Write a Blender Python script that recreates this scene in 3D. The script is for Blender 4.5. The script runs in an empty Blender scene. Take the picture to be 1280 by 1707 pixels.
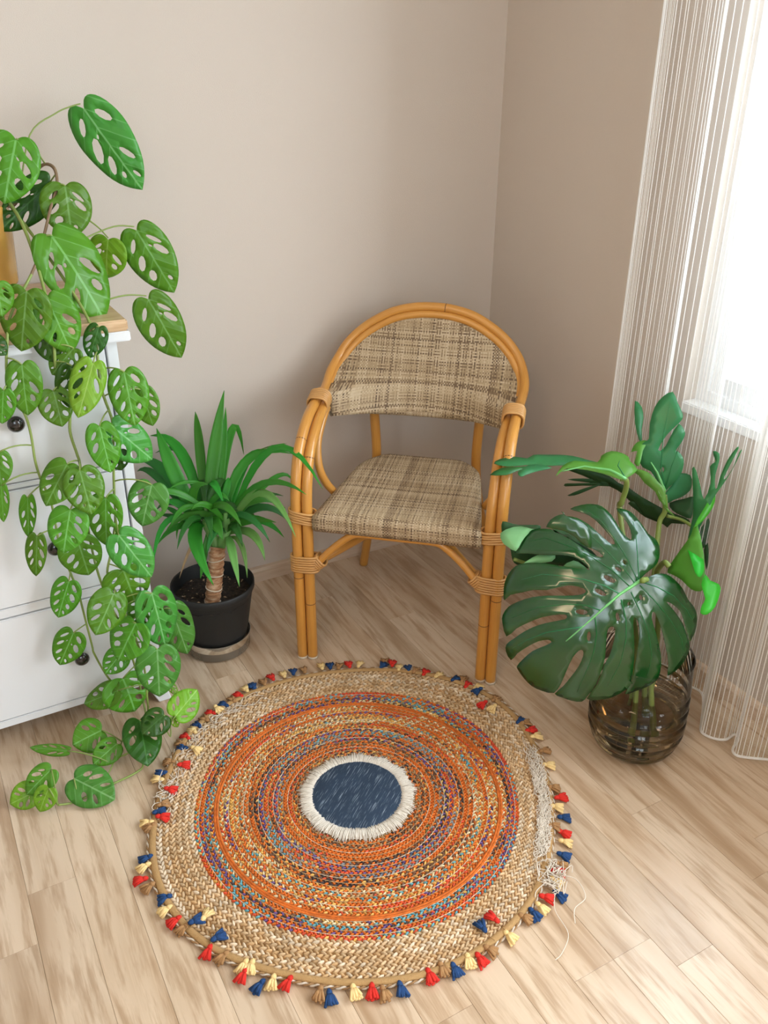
import bpy, bmesh, math, random
import numpy as np
from mathutils import Vector, Matrix, Quaternion
from mathutils.geometry import delaunay_2d_cdt
PI = math.pi
S = bpy.context.scene
COL = S.collection
V = Vector

# ------------------------------------------------------------------ camera
cd = bpy.data.cameras.new('camera')
cam = bpy.data.objects.new('camera', cd); COL.objects.link(cam)
cd.sensor_fit = 'HORIZONTAL'; cd.sensor_width = 36.0; cd.lens = 36.0 * 1434.6 / 1280
cd.clip_start = .05; cd.clip_end = 60
r_ = V((0.87326, -0.48724, 0.00368)); u_ = V((0.21738, 0.39634, 0.89200)); w_ = V((0.43607, 0.77815, -0.45203))
cam.matrix_world = Matrix(((r_.x, u_.x, -w_.x, -1.607), (r_.y, u_.y, -w_.y, -2.192), (r_.z, u_.z, -w_.z, 1.40), (0, 0, 0, 1)))
S.camera = cam
# ------------------------------------------------------------------ sky, daylight, exposure
wd = bpy.data.worlds.new('sky'); S.world = wd; wd.use_nodes = True
bg = wd.node_tree.nodes['Background']; bg.inputs[0].default_value = (.80, .91, 1.0, 1); bg.inputs[1].default_value = 7.0
def area_light(name, loc, direction, sx, sy, power, color=(1, 1, 1), portal=False):
    l = bpy.data.lights.new(name, 'AREA'); l.shape = 'RECTANGLE'; l.size = sx; l.size_y = sy; l.energy = power; l.color = color
    if portal: l.cycles.is_portal = True
    o = bpy.data.objects.new(name, l); COL.objects.link(o); o.location = loc
    o.rotation_euler = V(direction).to_track_quat('-Z', 'Z').to_euler()
    return o
area_light('daylight_window', (.30, -1.42, 1.50), (-1, 0, -.25), 1.2, 1.5, 80, (.74, .88, 1))
area_light('daylight_balcony_door', (.30, -2.60, 1.35), (-1, .55, -.85), 1.1, 2.0, 150, (.93, .97, 1))
area_light('daylight_rear_window', (-2.1, -4.2, 1.6), (0, 1, -.15), 1.2, 1.4, 32, (.84, .93, 1))
area_light('warm_fill_light', (-2.3, -2.3, 2.42), (.9, -.08, -.5), .8, .8, 36, (1, .72, .46)).data.spread = math.radians(125)  # added fill with no fixture behind it, warms the right wall
S.view_settings.view_transform = 'Standard'; S.view_settings.look = 'None'
S.view_settings.gamma = 1.0; S.view_settings.use_curve_mapping = False
S.view_settings.exposure = -0.90
S.cycles.use_denoising = True
S.cycles.max_bounces = 10; S.cycles.transparent_max_bounces = 40; S.cycles.diffuse_bounces = 6
S.cycles.sample_clamp_indirect = 6

# ------------------------------------------------------------------ material helpers
def mat(name, col=(.5, .5, .5), rough=.5, **kw):
    m = bpy.data.materials.new(name); m.use_nodes = True
    b = m.node_tree.nodes['Principled BSDF']
    b.inputs['Base Color'].default_value = (*col, 1); b.inputs['Roughness'].default_value = rough
    for k, v in kw.items(): b.inputs[k.replace('_', ' ')].default_value = v
    return m
class N:
    """small node-tree writer"""
    def __init__(s, m): s.t = m.node_tree; s.b = s.t.nodes.get('Principled BSDF'); s.out = s.t.nodes['Material Output']
    def n(s, typ, **kw):
        x = s.t.nodes.new(typ)
        for k, v in kw.items(): setattr(x, k, v)
        return x
    def l(s, a, b): s.t.links.new(a, b)
    def val(s, sock, v):
        if hasattr(v, 'is_linked'): s.l(v, sock)
        else: sock.default_value = v
    def math(s, op, a, b=0.0, c=None):
        x = s.n('ShaderNodeMath', operation=op); s.val(x.inputs[0], a); s.val(x.inputs[1], b)
        if c is not None: s.val(x.inputs[2], c)
        return x.outputs[0]
    def mix(s, f, a, b):
        x = s.n('ShaderNodeMix', data_type='RGBA'); s.val(x.inputs[0], f)
        for i, v in ((6, a), (7, b)):
            if hasattr(v, 'is_linked'): s.l(v, x.inputs[i])
            else: x.inputs[i].default_value = (*v, 1)
        return x.outputs[2]
    def ramp(s, f, stops):
        x = s.n('ShaderNodeValToRGB'); s.l(f, x.inputs[0]); e = x.color_ramp.elements
        while len(e) < len(stops): e.new(.5)
        for q, (p, c) in zip(e, stops): q.position = p; q.color = (*c, 1) if len(c) == 3 else c
        return x.outputs[0]
    def noise(s, vec, scale, detail=3, rough=.55):
        x = s.n('ShaderNodeTexNoise'); s.l(vec, x.inputs['Vector']); x.inputs['Scale'].default_value = scale
        x.inputs['Detail'].default_value = detail; x.inputs['Roughness'].default_value = rough
        return x.outputs['Fac']
    def scale(s, vec, v):
        x = s.n('ShaderNodeVectorMath', operation='MULTIPLY'); s.l(vec, x.inputs[0]); x.inputs[1].default_value = v
        return x.outputs[0]
    def bump(s, h, strength=.3, dist=.002, shader=None):
        x = s.n('ShaderNodeBump'); x.inputs['Strength'].default_value = strength; x.inputs['Distance'].default_value = dist
        s.l(h, x.inputs['Height']); s.l(x.outputs[0], (shader or s.b).inputs['Normal'])
    def pos(s): return s.n('ShaderNodeNewGeometry').outputs['Position']
    def objc(s): return s.n('ShaderNodeTexCoord').outputs['Object']
    def uv(s): return s.n('ShaderNodeUVMap').outputs[0]
    def color(s, c): s.l(c, s.b.inputs['Base Color'])

def wall_mat(name, c, c2):
    m = mat(name, c, .9); k = N(m); p = k.pos()
    k.color(k.mix(k.noise(p, 1.3, 2), c, c2)); k.bump(k.noise(p, 420, 2), .35, .0012); return m
M = {}
M['wall'] = wall_mat('wall_paint', (.58, .508, .442), (.61, .538, .472))
M['ceiling'] = mat('ceiling_paint', (.72, .69, .65), .9)
M['white'] = mat('white_lacquer', (.69, .70, .715), .38)
k = N(M['white']); k.bump(k.noise(k.scale(k.pos(), (60, 60, 8)), 4, 3), .06, .001)
M['whiteplastic'] = mat('white_window_plastic', (.85, .86, .87), .3)

def floor_wood(name, light, mid, dark, axis=1):
    m = mat(name, mid, .25); k = N(m)
    oi = k.n('ShaderNodeObjectInfo'); rnd = oi.outputs['Random']
    off = k.n('ShaderNodeCombineXYZ'); k.l(k.math('MULTIPLY', rnd, 31.0), off.inputs[0]); k.l(k.math('MULTIPLY', rnd, 57.0), off.inputs[1])
    ad = k.n('ShaderNodeVectorMath', operation='ADD'); k.l(k.pos(), ad.inputs[0]); k.l(off.outputs[0], ad.inputs[1]); p = ad.outputs[0]
    st = (1, .10, 1) if axis == 1 else (.10, 1, 1)
    warp = k.noise(k.scale(p, (6, 1.1, 1) if axis == 1 else (1.1, 6, 1)), 1.0, 2)
    wv = k.n('ShaderNodeVectorMath', operation='MULTIPLY_ADD'); k.l(warp, wv.inputs[0]); wv.inputs[1].default_value = (.06, .06, 0); k.l(p, wv.inputs[2])
    q = k.scale(wv.outputs[0], st)
    g1 = k.noise(q, 55, 4, .6); g2 = k.noise(q, 14, 3, .5); g3 = k.noise(k.scale(wv.outputs[0], (1, .03, 1) if axis == 1 else (.03, 1, 1)), 190, 2)
    c = k.ramp(g2, [(.28, dark), (.42, mid), (.58, light)])
    c = k.mix(k.math('MULTIPLY', k.ramp(g1, [(.36, (1, 1, 1)), (.52, (0, 0, 0))]), .7), c, dark)
    c = k.mix(k.math('MULTIPLY', k.ramp(g3, [(.55, (0, 0, 0)), (.75, (1, 1, 1))]), .35), c, tuple(min(1, x * 1.15) for x in light))
    hsv = k.n('ShaderNodeHueSaturation'); k.l(c, hsv.inputs['Color']); k.l(k.math('MULTIPLY_ADD', rnd, .14, .92), hsv.inputs['Value'])
    k.color(hsv.outputs[0]); k.bump(g3, .05, .001); return m
M['plank'] = floor_wood('floor_wood', (.63, .485, .35), (.53, .385, .26), (.36, .23, .13))
M['skirting'] = floor_wood('skirting_wood', (.66, .52, .40), (.58, .44, .32), (.48, .34, .23), 0)
M['subfloor'] = mat('joint_dark', (.38, .27, .18), .9)
M['topwood'] = floor_wood('chest_top_wood', (.62, .44, .27), (.55, .37, .21), (.45, .28, .14), 0)
def rattan(name, c, dk, rough=.32):
    m = mat(name, c, rough, Coat_Weight=.35, Coat_Roughness=.15); k = N(m); u = k.uv()
    q = k.n('ShaderNodeVectorMath', operation='MULTIPLY'); k.l(u, q.inputs[0]); q.inputs[1].default_value = (22, 3, 1)
    g = k.noise(q.outputs[0], 3, 3); g2 = k.noise(k.pos(), 9, 2)
    k.color(k.mix(k.math('MULTIPLY', g2, .5), k.ramp(g, [(.3, dk), (.6, c)]), dk)); k.bump(g, .05, .001); return m
M['rattan'] = rattan('rattan_pole', (.66, .325, .066), (.50, .21, .036))
M['wrap'] = rattan('rattan_peel', (.66, .37, .13), (.50, .25, .075), .45)
M['ring'] = mat('rattan_node', (.16, .07, .02), .6)
M['tip'] = mat('pole_glide', (.62, .52, .40), .6)
# woven textile
def weave():
    m = mat('woven_textile', (.5, .4, .27), .62); k = N(m); u = k.uv()
    sp = k.n('ShaderNodeSeparateXYZ'); k.l(u, sp.inputs[0]); P = 1 / .0036
    x = k.math('MULTIPLY', sp.outputs[0], P); y = k.math('MULTIPLY', sp.outputs[1], P)
    ix = k.math('FLOOR', x); iy = k.math('FLOOR', y)
    def strand(i, along, seed):
        cb = k.n('ShaderNodeCombineXYZ'); k.l(i, cb.inputs[0]); cb.inputs[1].default_value = seed
        wn = k.n('ShaderNodeTexWhiteNoise', noise_dimensions='2D'); k.l(cb.outputs[0], wn.inputs['Vector'])
        c2 = k.n('ShaderNodeCombineXYZ'); k.l(k.math('MULTIPLY', i, 3.7), c2.inputs[0]); k.l(k.math('MULTIPLY', along, .05), c2.inputs[1]); c2.inputs[2].default_value = seed
        nz = k.noise(c2.outputs[0], 1.0, 2)
        f = k.math('ADD', k.math('MULTIPLY', wn.outputs['Value'], .55), k.math('MULTIPLY', nz, .55))
        return k.ramp(f, [(.18, (.085, .052, .03)), (.34, (.18, .115, .062)), (.46, (.34, .245, .14)), (.62, (.45, .335, .20)), (.85, (.58, .47, .32))])
    a = strand(ix, y, 1.3); b = strand(iy, x, 7.9)
    par = k.math('MODULO', k.math('ADD', k.math('ADD', ix, iy), 4000.0), 2.0)
    c = k.mix(par, a, b)
    fx = k.math('ABSOLUTE', k.math('SUBTRACT', k.math('FRACT', x), .5)); fy = k.math('ABSOLUTE', k.math('SUBTRACT', k.math('FRACT', y), .5))
    corner = k.math('MULTIPLY', k.math('GREATER_THAN', fx, .36), k.math('GREATER_THAN', fy, .36))
    k.color(k.mix(k.math('MULTIPLY', corner, .55), c, (.05, .03, .018)))
    h = k.math('SUBTRACT', 1.0, k.math('MAXIMUM', k.math('MULTIPLY', fx, fx), k.math('MULTIPLY', fy, fy)))
    k.bump(h, .6, .003); return m
M['weave'] = weave()
def leaf_mat(name, c, c2, trans, rough=.33, vein=None, vfreq=0.0):
    m = mat(name, c, rough); k = N(m); k.b.inputs['Specular IOR Level'].default_value = .36
    rnd = k.n('ShaderNodeObjectInfo').outputs['Random']
    g = k.noise(k.pos(), 16, 2)
    col = k.mix(k.math('MULTIPLY_ADD', g, 1.3, -.25), c, c2)
    if vein:
        sp = k.n('ShaderNodeSeparateXYZ'); k.l(k.uv(), sp.inputs[0])
        ax = k.math('ABSOLUTE', sp.outputs[0]); 
        mid = k.math('LESS_THAN', ax, .016)
        ph = k.math('MULTIPLY', k.math('SUBTRACT', sp.outputs[1], k.math('MULTIPLY', ax, .75)), vfreq)
        sn = k.math('SINE', ph); vn = k.math('GREATER_THAN', sn, .965)
        col = k.mix(k.math('MULTIPLY', k.math('MAXIMUM', mid, k.math('MULTIPLY', vn, .5)), .65), col, vein)
        k.bump(sn, .10, .03)
    hsv = k.n('ShaderNodeHueSaturation'); k.l(col, hsv.inputs['Color'])
    k.l(k.math('MULTIPLY_ADD', rnd, .45, .78), hsv.inputs['Value']); k.l(k.math('MULTIPLY_ADD', rnd, .03, .485), hsv.inputs['Hue'])
    k.color(hsv.outputs[0])
    tr = k.n('ShaderNodeBsdfTranslucent'); tr.inputs[0].default_value = (*trans, 1)
    mx = k.n('ShaderNodeMixShader'); mx.inputs[0].default_value = .28
    k.l(k.b.outputs[0], mx.inputs[1]); k.l(tr.outputs[0], mx.inputs[2]); k.l(mx.outputs[0], k.out.inputs[0]); return m
VN = (.25, .52, .16)
M['leaf0'] = leaf_mat('leaf_green', (.075, .225, .012), (.115, .31, .02), (.26, .55, .02), .34, VN, 30)
M['leaf1'] = leaf_mat('leaf_dark', (.020, .085, .006), (.04, .15, .010), (.05, .30, .02), .36, (.08, .25, .05), 30)
M['leaf2'] = leaf_mat('leaf_young', (.16, .38, .018), (.24, .45, .03), (.32, .72, .05), .36, (.40, .62, .15), 30)
M['leaf3'] = leaf_mat('leaf_soft', (.06, .24, .030), (.10, .32, .055), (.20, .55, .06), .32, (.28, .55, .22), 30)
M['stem'] = mat('vine_stem', (.22, .30, .07), .5); M['woody'] = mat('woody_stem', (.20, .13, .07), .7)
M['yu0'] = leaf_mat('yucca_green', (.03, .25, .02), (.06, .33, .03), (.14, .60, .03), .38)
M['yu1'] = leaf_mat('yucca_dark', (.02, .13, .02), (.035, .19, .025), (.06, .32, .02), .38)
M['yu3'] = leaf_mat('yucca_pale', (.14, .38, .08), (.22, .46, .13), (.30, .68, .15), .4)
M['yu4'] = leaf_mat('yucca_dry', (.45, .30, .15), (.52, .36, .20), (.5, .35, .15), .7)
M['mo_hero'] = leaf_mat('monstera_glossy', (.003, .078, .014), (.006, .12, .022), (.03, .24, .02), .23)
M['mo_hero'].node_tree.nodes['Principled BSDF'].inputs['Specular IOR Level'].default_value = 1.0
M['mo_hero'].node_tree.nodes['Principled BSDF'].inputs['Coat Weight'].default_value = .45
M['mo_hero'].node_tree.nodes['Principled BSDF'].inputs['Coat Roughness'].default_value = .2
M['mo_dark'] = leaf_mat('monstera_dark', (.022, .085, .028), (.04, .12, .04), (.05, .2, .04), .4)
M['mo_mid'] = leaf_mat('monstera_mid', (.03, .18, .06), (.05, .24, .07), (.08, .4, .07), .35)
M['mo_bright'] = leaf_mat('monstera_bright', (.04, .40, .02), (.06, .46, .03), (.12, .8, .03), .4)
M['mo_pale'] = leaf_mat('monstera_pale', (.22, .52, .22), (.28, .58, .28), (.3, .7, .3), .4)
M['mo_olive'] = leaf_mat('monstera_olive', (.09, .28, .03), (.13, .34, .05), (.2, .55, .06), .38)
M['mo_vein'] = mat('monstera_vein', (.16, .50, .16), .4)
M['petiole'] = mat('petiole', (.20, .28, .06), .45)
def bark():
    m = mat('yucca_bark', (.30, .15, .07), .8); k = N(m); p = k.scale(k.pos(), (1, 1, 3))
    k.color(k.ramp(k.noise(p, 40, 4), [(.3, (.20, .085, .035)), (.5, (.38, .19, .09)), (.7, (.58, .40, .26))])); k.bump(k.noise(p, 60, 3), .6, .004); return m
M['bark'] = bark()
M['blackpot'] = mat('black_pot_plastic', (.012, .013, .013), .6); k = N(M['blackpot']); k.bump(k.noise(k.pos(), 300, 2), .15, .001)
def soil_m():
    m = mat('soil', (.02, .014, .01), .95); k = N(m); k.color(k.ramp(k.noise(k.pos(), 130, 4), [(.3, (.008, .006, .005)), (.6, (.035, .022, .014)), (.78, (.16, .10, .06))])); k.bump(k.noise(k.pos(), 150, 4), 1, .006); return m
M['soil'] = soil_m(); M['chip'] = mat('bark_chip', (.30, .20, .12), .8)
M['goldpot'] = mat('ochre_glazed_pot', (.62, .33, .07), .25, Coat_Weight=.5)
def clear(name, tint, w=.12, rough=.05, edge=None, haze=0.0):
    m = bpy.data.materials.new(name); m.use_nodes = True; k = N(m); k.t.nodes.remove(k.b)
    t = k.n('ShaderNodeBsdfTransparent'); t.inputs[0].default_value = (*tint, 1)
    g = k.n('ShaderNodeBsdfGlossy'); g.inputs['Roughness'].default_value = rough; g.inputs[0].default_value = (.9, .9, .88, 1)
    lw = k.n('ShaderNodeLayerWeight'); lw.inputs[0].default_value = w
    if edge: k.l(k.mix(k.math('POWER', lw.outputs['Facing'], 2.0), tint, edge), t.inputs[0])
    tt = t
    if haze:
        df = k.n('ShaderNodeBsdfDiffuse'); df.inputs[0].default_value = (.42, .36, .29, 1); tt = k.n('ShaderNodeMixShader'); tt.inputs[0].default_value = haze
        k.l(t.outputs[0], tt.inputs[1]); k.l(df.outputs[0], tt.inputs[2])
    mx = k.n('ShaderNodeMixShader'); k.l(lw.outputs['Fresnel'], mx.inputs[0]); k.l(tt.outputs[0], mx.inputs[1]); k.l(g.outputs[0], mx.inputs[2])
    k.l(mx.outputs[0], k.out.inputs[0]); return m
M['clear'] = clear('clear_plastic', (.95, .94, .92), .26, .05, (.50, .45, .38)); M['pane'] = clear('window_glass', (.98, .99, .99), .08, .0)
M['clear2'] = clear('clear_grey_plastic', (.80, .77, .72), .2, .15, None, .5)
M['water'] = mat('water', (.40, .31, .19), .02, Transmission_Weight=1.0, IOR=1.33)
M['knob'] = mat('black_knob', (.012, .010, .010), .18, Coat_Weight=.6)
M['rod'] = mat('curtain_rod_metal', (.6, .6, .6), .3, Metallic=1.0)
def sheer():
    m = bpy.data.materials.new('sheer_voile'); m.use_nodes = True; k = N(m); k.t.nodes.remove(k.b)
    sp = k.n('ShaderNodeSeparateXYZ'); k.l(k.uv(), sp.inputs[0])
    f = k.n('ShaderNodeTexNoise', noise_dimensions='1D'); k.l(k.math('MULTIPLY', sp.outputs[0], 14.0), f.inputs['W']); f.inputs['Scale'].default_value = 1; f.inputs['Detail'].default_value = 1
    a = k.math('MULTIPLY_ADD', f.outputs['Fac'], .15, .0)
    d = k.n('ShaderNodeBsdfDiffuse'); d.inputs[0].default_value = (.88, .88, .88, 1)
    tl = k.n('ShaderNodeBsdfTranslucent'); tl.inputs[0].default_value = (.88, .88, .88, 1)
    x = k.n('ShaderNodeMixShader'); x.inputs[0].default_value = .5; k.l(d.outputs[0], x.inputs[1]); k.l(tl.outputs[0], x.inputs[2])
    t = k.n('ShaderNodeBsdfTransparent'); y = k.n('ShaderNodeMixShader'); k.l(a, y.inputs[0]); k.l(t.outputs[0], y.inputs[1]); k.l(x.outputs[0], y.inputs[2])
    k.l(y.outputs[0], k.out.inputs[0]); return m
M['sheer'] = sheer()
def thread_m(name, c):
    m = mat(name, c, .8); k = N(m); tl = k.n('ShaderNodeBsdfTranslucent'); tl.inputs[0].default_value = (*c, 1)
    x = k.n('ShaderNodeMixShader'); x.inputs[0].default_value = .4; k.l(k.b.outputs[0], x.inputs[1]); k.l(tl.outputs[0], x.inputs[2]); k.l(x.outputs[0], k.out.inputs[0]); return m
M['thread'] = thread_m('curtain_thread', (.93, .92, .90))
def strandcol(name, rough=.85, fine=900):
    m = mat(name, (1, 1, 1), rough); k = N(m)
    a = k.n('ShaderNodeVertexColor'); a.layer_name = 'Col'
    g = k.noise(k.pos(), fine, 2)
    x = k.n('ShaderNodeMix', data_type='RGBA', blend_type='MULTIPLY'); x.inputs[0].default_value = .7
    k.l(a.outputs[0], x.inputs[6]); k.l(k.ramp(g, [(.25, (.55, .55, .55)), (.65, (1.1, 1.1, 1.1))]), x.inputs[7]); k.color(x.outputs[2]); k.bump(g, .5, .001); return m
M['strand'] = strandcol('braided_strand')
def denim():
    m = mat('denim', (.02, .05, .11), .9); k = N(m); ro = k.n('ShaderNodeMapping'); k.l(k.objc(), ro.inputs[0]); ro.inputs['Rotation'].default_value = (0, 0, math.radians(53)); 
    q = k.scale(ro.outputs[0], (420, 26, 1)); g = k.noise(q, 1, 3); g2 = k.noise(k.objc(), 30, 2)
    base = k.mix(g2, (.012, .026, .050), (.022, .044, .082))
    k.color(k.mix(k.ramp(g, [(.56, (0, 0, 0)), (.70, (1, 1, 1))]), base, (.22, .27, .33))); k.bump(g, .3, .001); return m
M['denim'] = denim()
M['cotton'] = mat('cotton_fringe', (.66, .60, .52), .95); M['raw'] = mat('raw_thread', (.74, .66, .56), .9)
M['jutecord'] = mat('jute_binding', (.42, .25, .10), .9); k = N(M['jutecord']); k.bump(k.noise(k.pos(), 500, 2), .6, .002)
M['ts_r'] = mat('tassel_red', (.62, .022, .012), .9); M['ts_b'] = mat('tassel_navy', (.010, .05, .16), .9)
M['ts_y'] = mat('tassel_cream', (.80, .58, .26), .9); M['ts_t'] = mat('tassel_tan', (.36, .19, .075), .9)
for q in 'rbyt':
    k = N(M['ts_' + q]); k.bump(k.noise(k.scale(k.objc(), (1, 10, 10)), 60, 2), .7, .002)

# ------------------------------------------------------------------ mesh helpers
class MB:
    def __init__(s): s.v = []; s.f = []; s.uv = []; s.mi = []
    def face(s, idx, uv=None, mi=0): s.f.append(idx); s.uv.append(uv); s.mi.append(mi)
    def box(s, a, b, bev=0):
        x0, y0, z0 = a; x1, y1, z1 = b; i = len(s.v)
        s.v += [(x0, y0, z0), (x1, y0, z0), (x1, y1, z0), (x0, y1, z0), (x0, y0, z1), (x1, y0, z1), (x1, y1, z1), (x0, y1, z1)]
        for q in ((0, 3, 2, 1), (4, 5, 6, 7), (0, 1, 5, 4), (1, 2, 6, 5), (2, 3, 7, 6), (3, 0, 4, 7)): s.face([i + j for j in q])
        return s
    def tube(s, pts, rad, seg=8, closed=False, flat=1.0, up=None, cap=True):
        pts = [V(p) for p in pts]; n = len(pts); i0 = len(s.v)
        if not hasattr(rad, '__len__'): rad = [rad] * n
        T = []
        for i in range(n):
            a = pts[(i - 1) % n] if (closed or i > 0) else pts[i]; b = pts[(i + 1) % n] if (closed or i < n - 1) else pts[i]
            d = b - a; T.append(d.normalized() if d.length > 1e-9 else V((0, 0, 1)))
        nr = V(up) if up else (V((0, 0, 1)) if abs(T[0].z) < .9 else V((1, 0, 0)))
        acc = 0
        for i in range(n):
            nr = (nr - T[i] * nr.dot(T[i])); nr = nr.normalized() if nr.length > 1e-6 else T[i].orthogonal().normalized()
            bn = T[i].cross(nr)
            for j in range(seg):
                t = 2 * PI * j / seg; s.v.append(tuple(pts[i] + (nr * math.cos(t) * flat + bn * math.sin(t)) * rad[i]))
        L = [0]
        for i in range(1, n): L.append(L[-1] + (pts[i] - pts[i - 1]).length)
        m = n if closed else n - 1
        for i in range(m):
            i2 = (i + 1) % n; l2 = L[i2] if i2 else L[i] + .01
            for j in range(seg):
                j2 = (j + 1) % seg
                s.face([i0 + i * seg + j, i0 + i * seg + j2, i0 + i2 * seg + j2, i0 + i2 * seg + j],
                       [(j / seg, L[i]), ((j + 1) / seg, L[i]), ((j + 1) / seg, l2), (j / seg, l2)])
        if not closed and cap:
            s.face([i0 + j for j in range(seg)][::-1]); s.face([i0 + (n - 1) * seg + j for j in range(seg)])
        return s
    def lathe(s, prof, c=(0, 0, 0), seg=32, cap0=False, cap1=False):
        i0 = len(s.v); n = len(prof)
        for r, z in prof:
            for j in range(seg): t = 2 * PI * j / seg; s.v.append((c[0] + r * math.cos(t), c[1] + r * math.sin(t), c[2] + z))
        for i in range(n - 1):
            for j in range(seg):
                j2 = (j + 1) % seg; s.face([i0 + i * seg + j, i0 + i * seg + j2, i0 + (i + 1) * seg + j2, i0 + (i + 1) * seg + j])
        if cap0: s.face([i0 + j for j in range(seg)][::-1])
        if cap1: s.face([i0 + (n - 1) * seg + j for j in range(seg)])
        return s
    def mesh(s, name, smooth=True, autosmooth=None):
        me = bpy.data.meshes.new(name); me.from_pydata(s.v, [], s.f)
        if any(s.uv):
            ul = me.uv_layers.new(name='UVMap'); li = 0
            for f, u in zip(s.f, s.uv):
                for q in range(len(f)):
                    if u: ul.data[li].uv = u[q]
                    li += 1
        if smooth: me.polygons.foreach_set('use_smooth', [True] * len(me.polygons))
        me.update(); return me
def bevel_mesh(me, w, seg=2):
    b = bmesh.new(); b.from_mesh(me); bmesh.ops.bevel(b, geom=b.edges[:], offset=w, segments=seg, affect='EDGES', clamp_overlap=True)
    bmesh.ops.recalc_face_normals(b, faces=b.faces[:]); b.to_mesh(me); b.free(); return me
def bbox(name, a, b, bev=.002, seg=2): return bevel_mesh(MB().box(a, b).mesh(name, False), bev, seg)
def link(name, me, m, parent=None):
    o = bpy.data.objects.new(name, me); COL.objects.link(o)
    if m is not None and not me.materials: me.materials.append(m)
    if parent is not None:
        o.parent = parent
        if parent.type == 'EMPTY': o.matrix_parent_inverse = Matrix.Translation(-parent.location)
    return o
def tag(o, label, cat, group=None):
    o['label'] = label; o['category'] = cat
    if group: o['group'] = group
    return o
def thing(name, loc, label, cat, group=None):
    o = bpy.data.objects.new(name, None); COL.objects.link(o); o.location = loc; o.empty_display_size = .05
    return tag(o, label, cat, group)
def struct(name, me, m, parent=None):
    o = link(name, me, m, parent)
    if parent is None: o['kind'] = 'structure'
    return o
def catmull(P, n=6, closed=False):
    P = [V(p) for p in P]; out = []; N_ = len(P)
    for i in range(N_ if closed else N_ - 1):
        g = lambda q: P[q % N_] if closed else P[max(0, min(N_ - 1, q))]
        a, b, c, d = g(i - 1), g(i), g(i + 1), g(i + 2)
        for j in range(n):
            t = j / n
            out.append(.5 * ((2 * b) + (c - a) * t + (2 * a - 5 * b + 4 * c - d) * t * t + (3 * b - a - 3 * c + d) * t ** 3))
    if not closed: out.append(P[-1])
    return out
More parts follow.
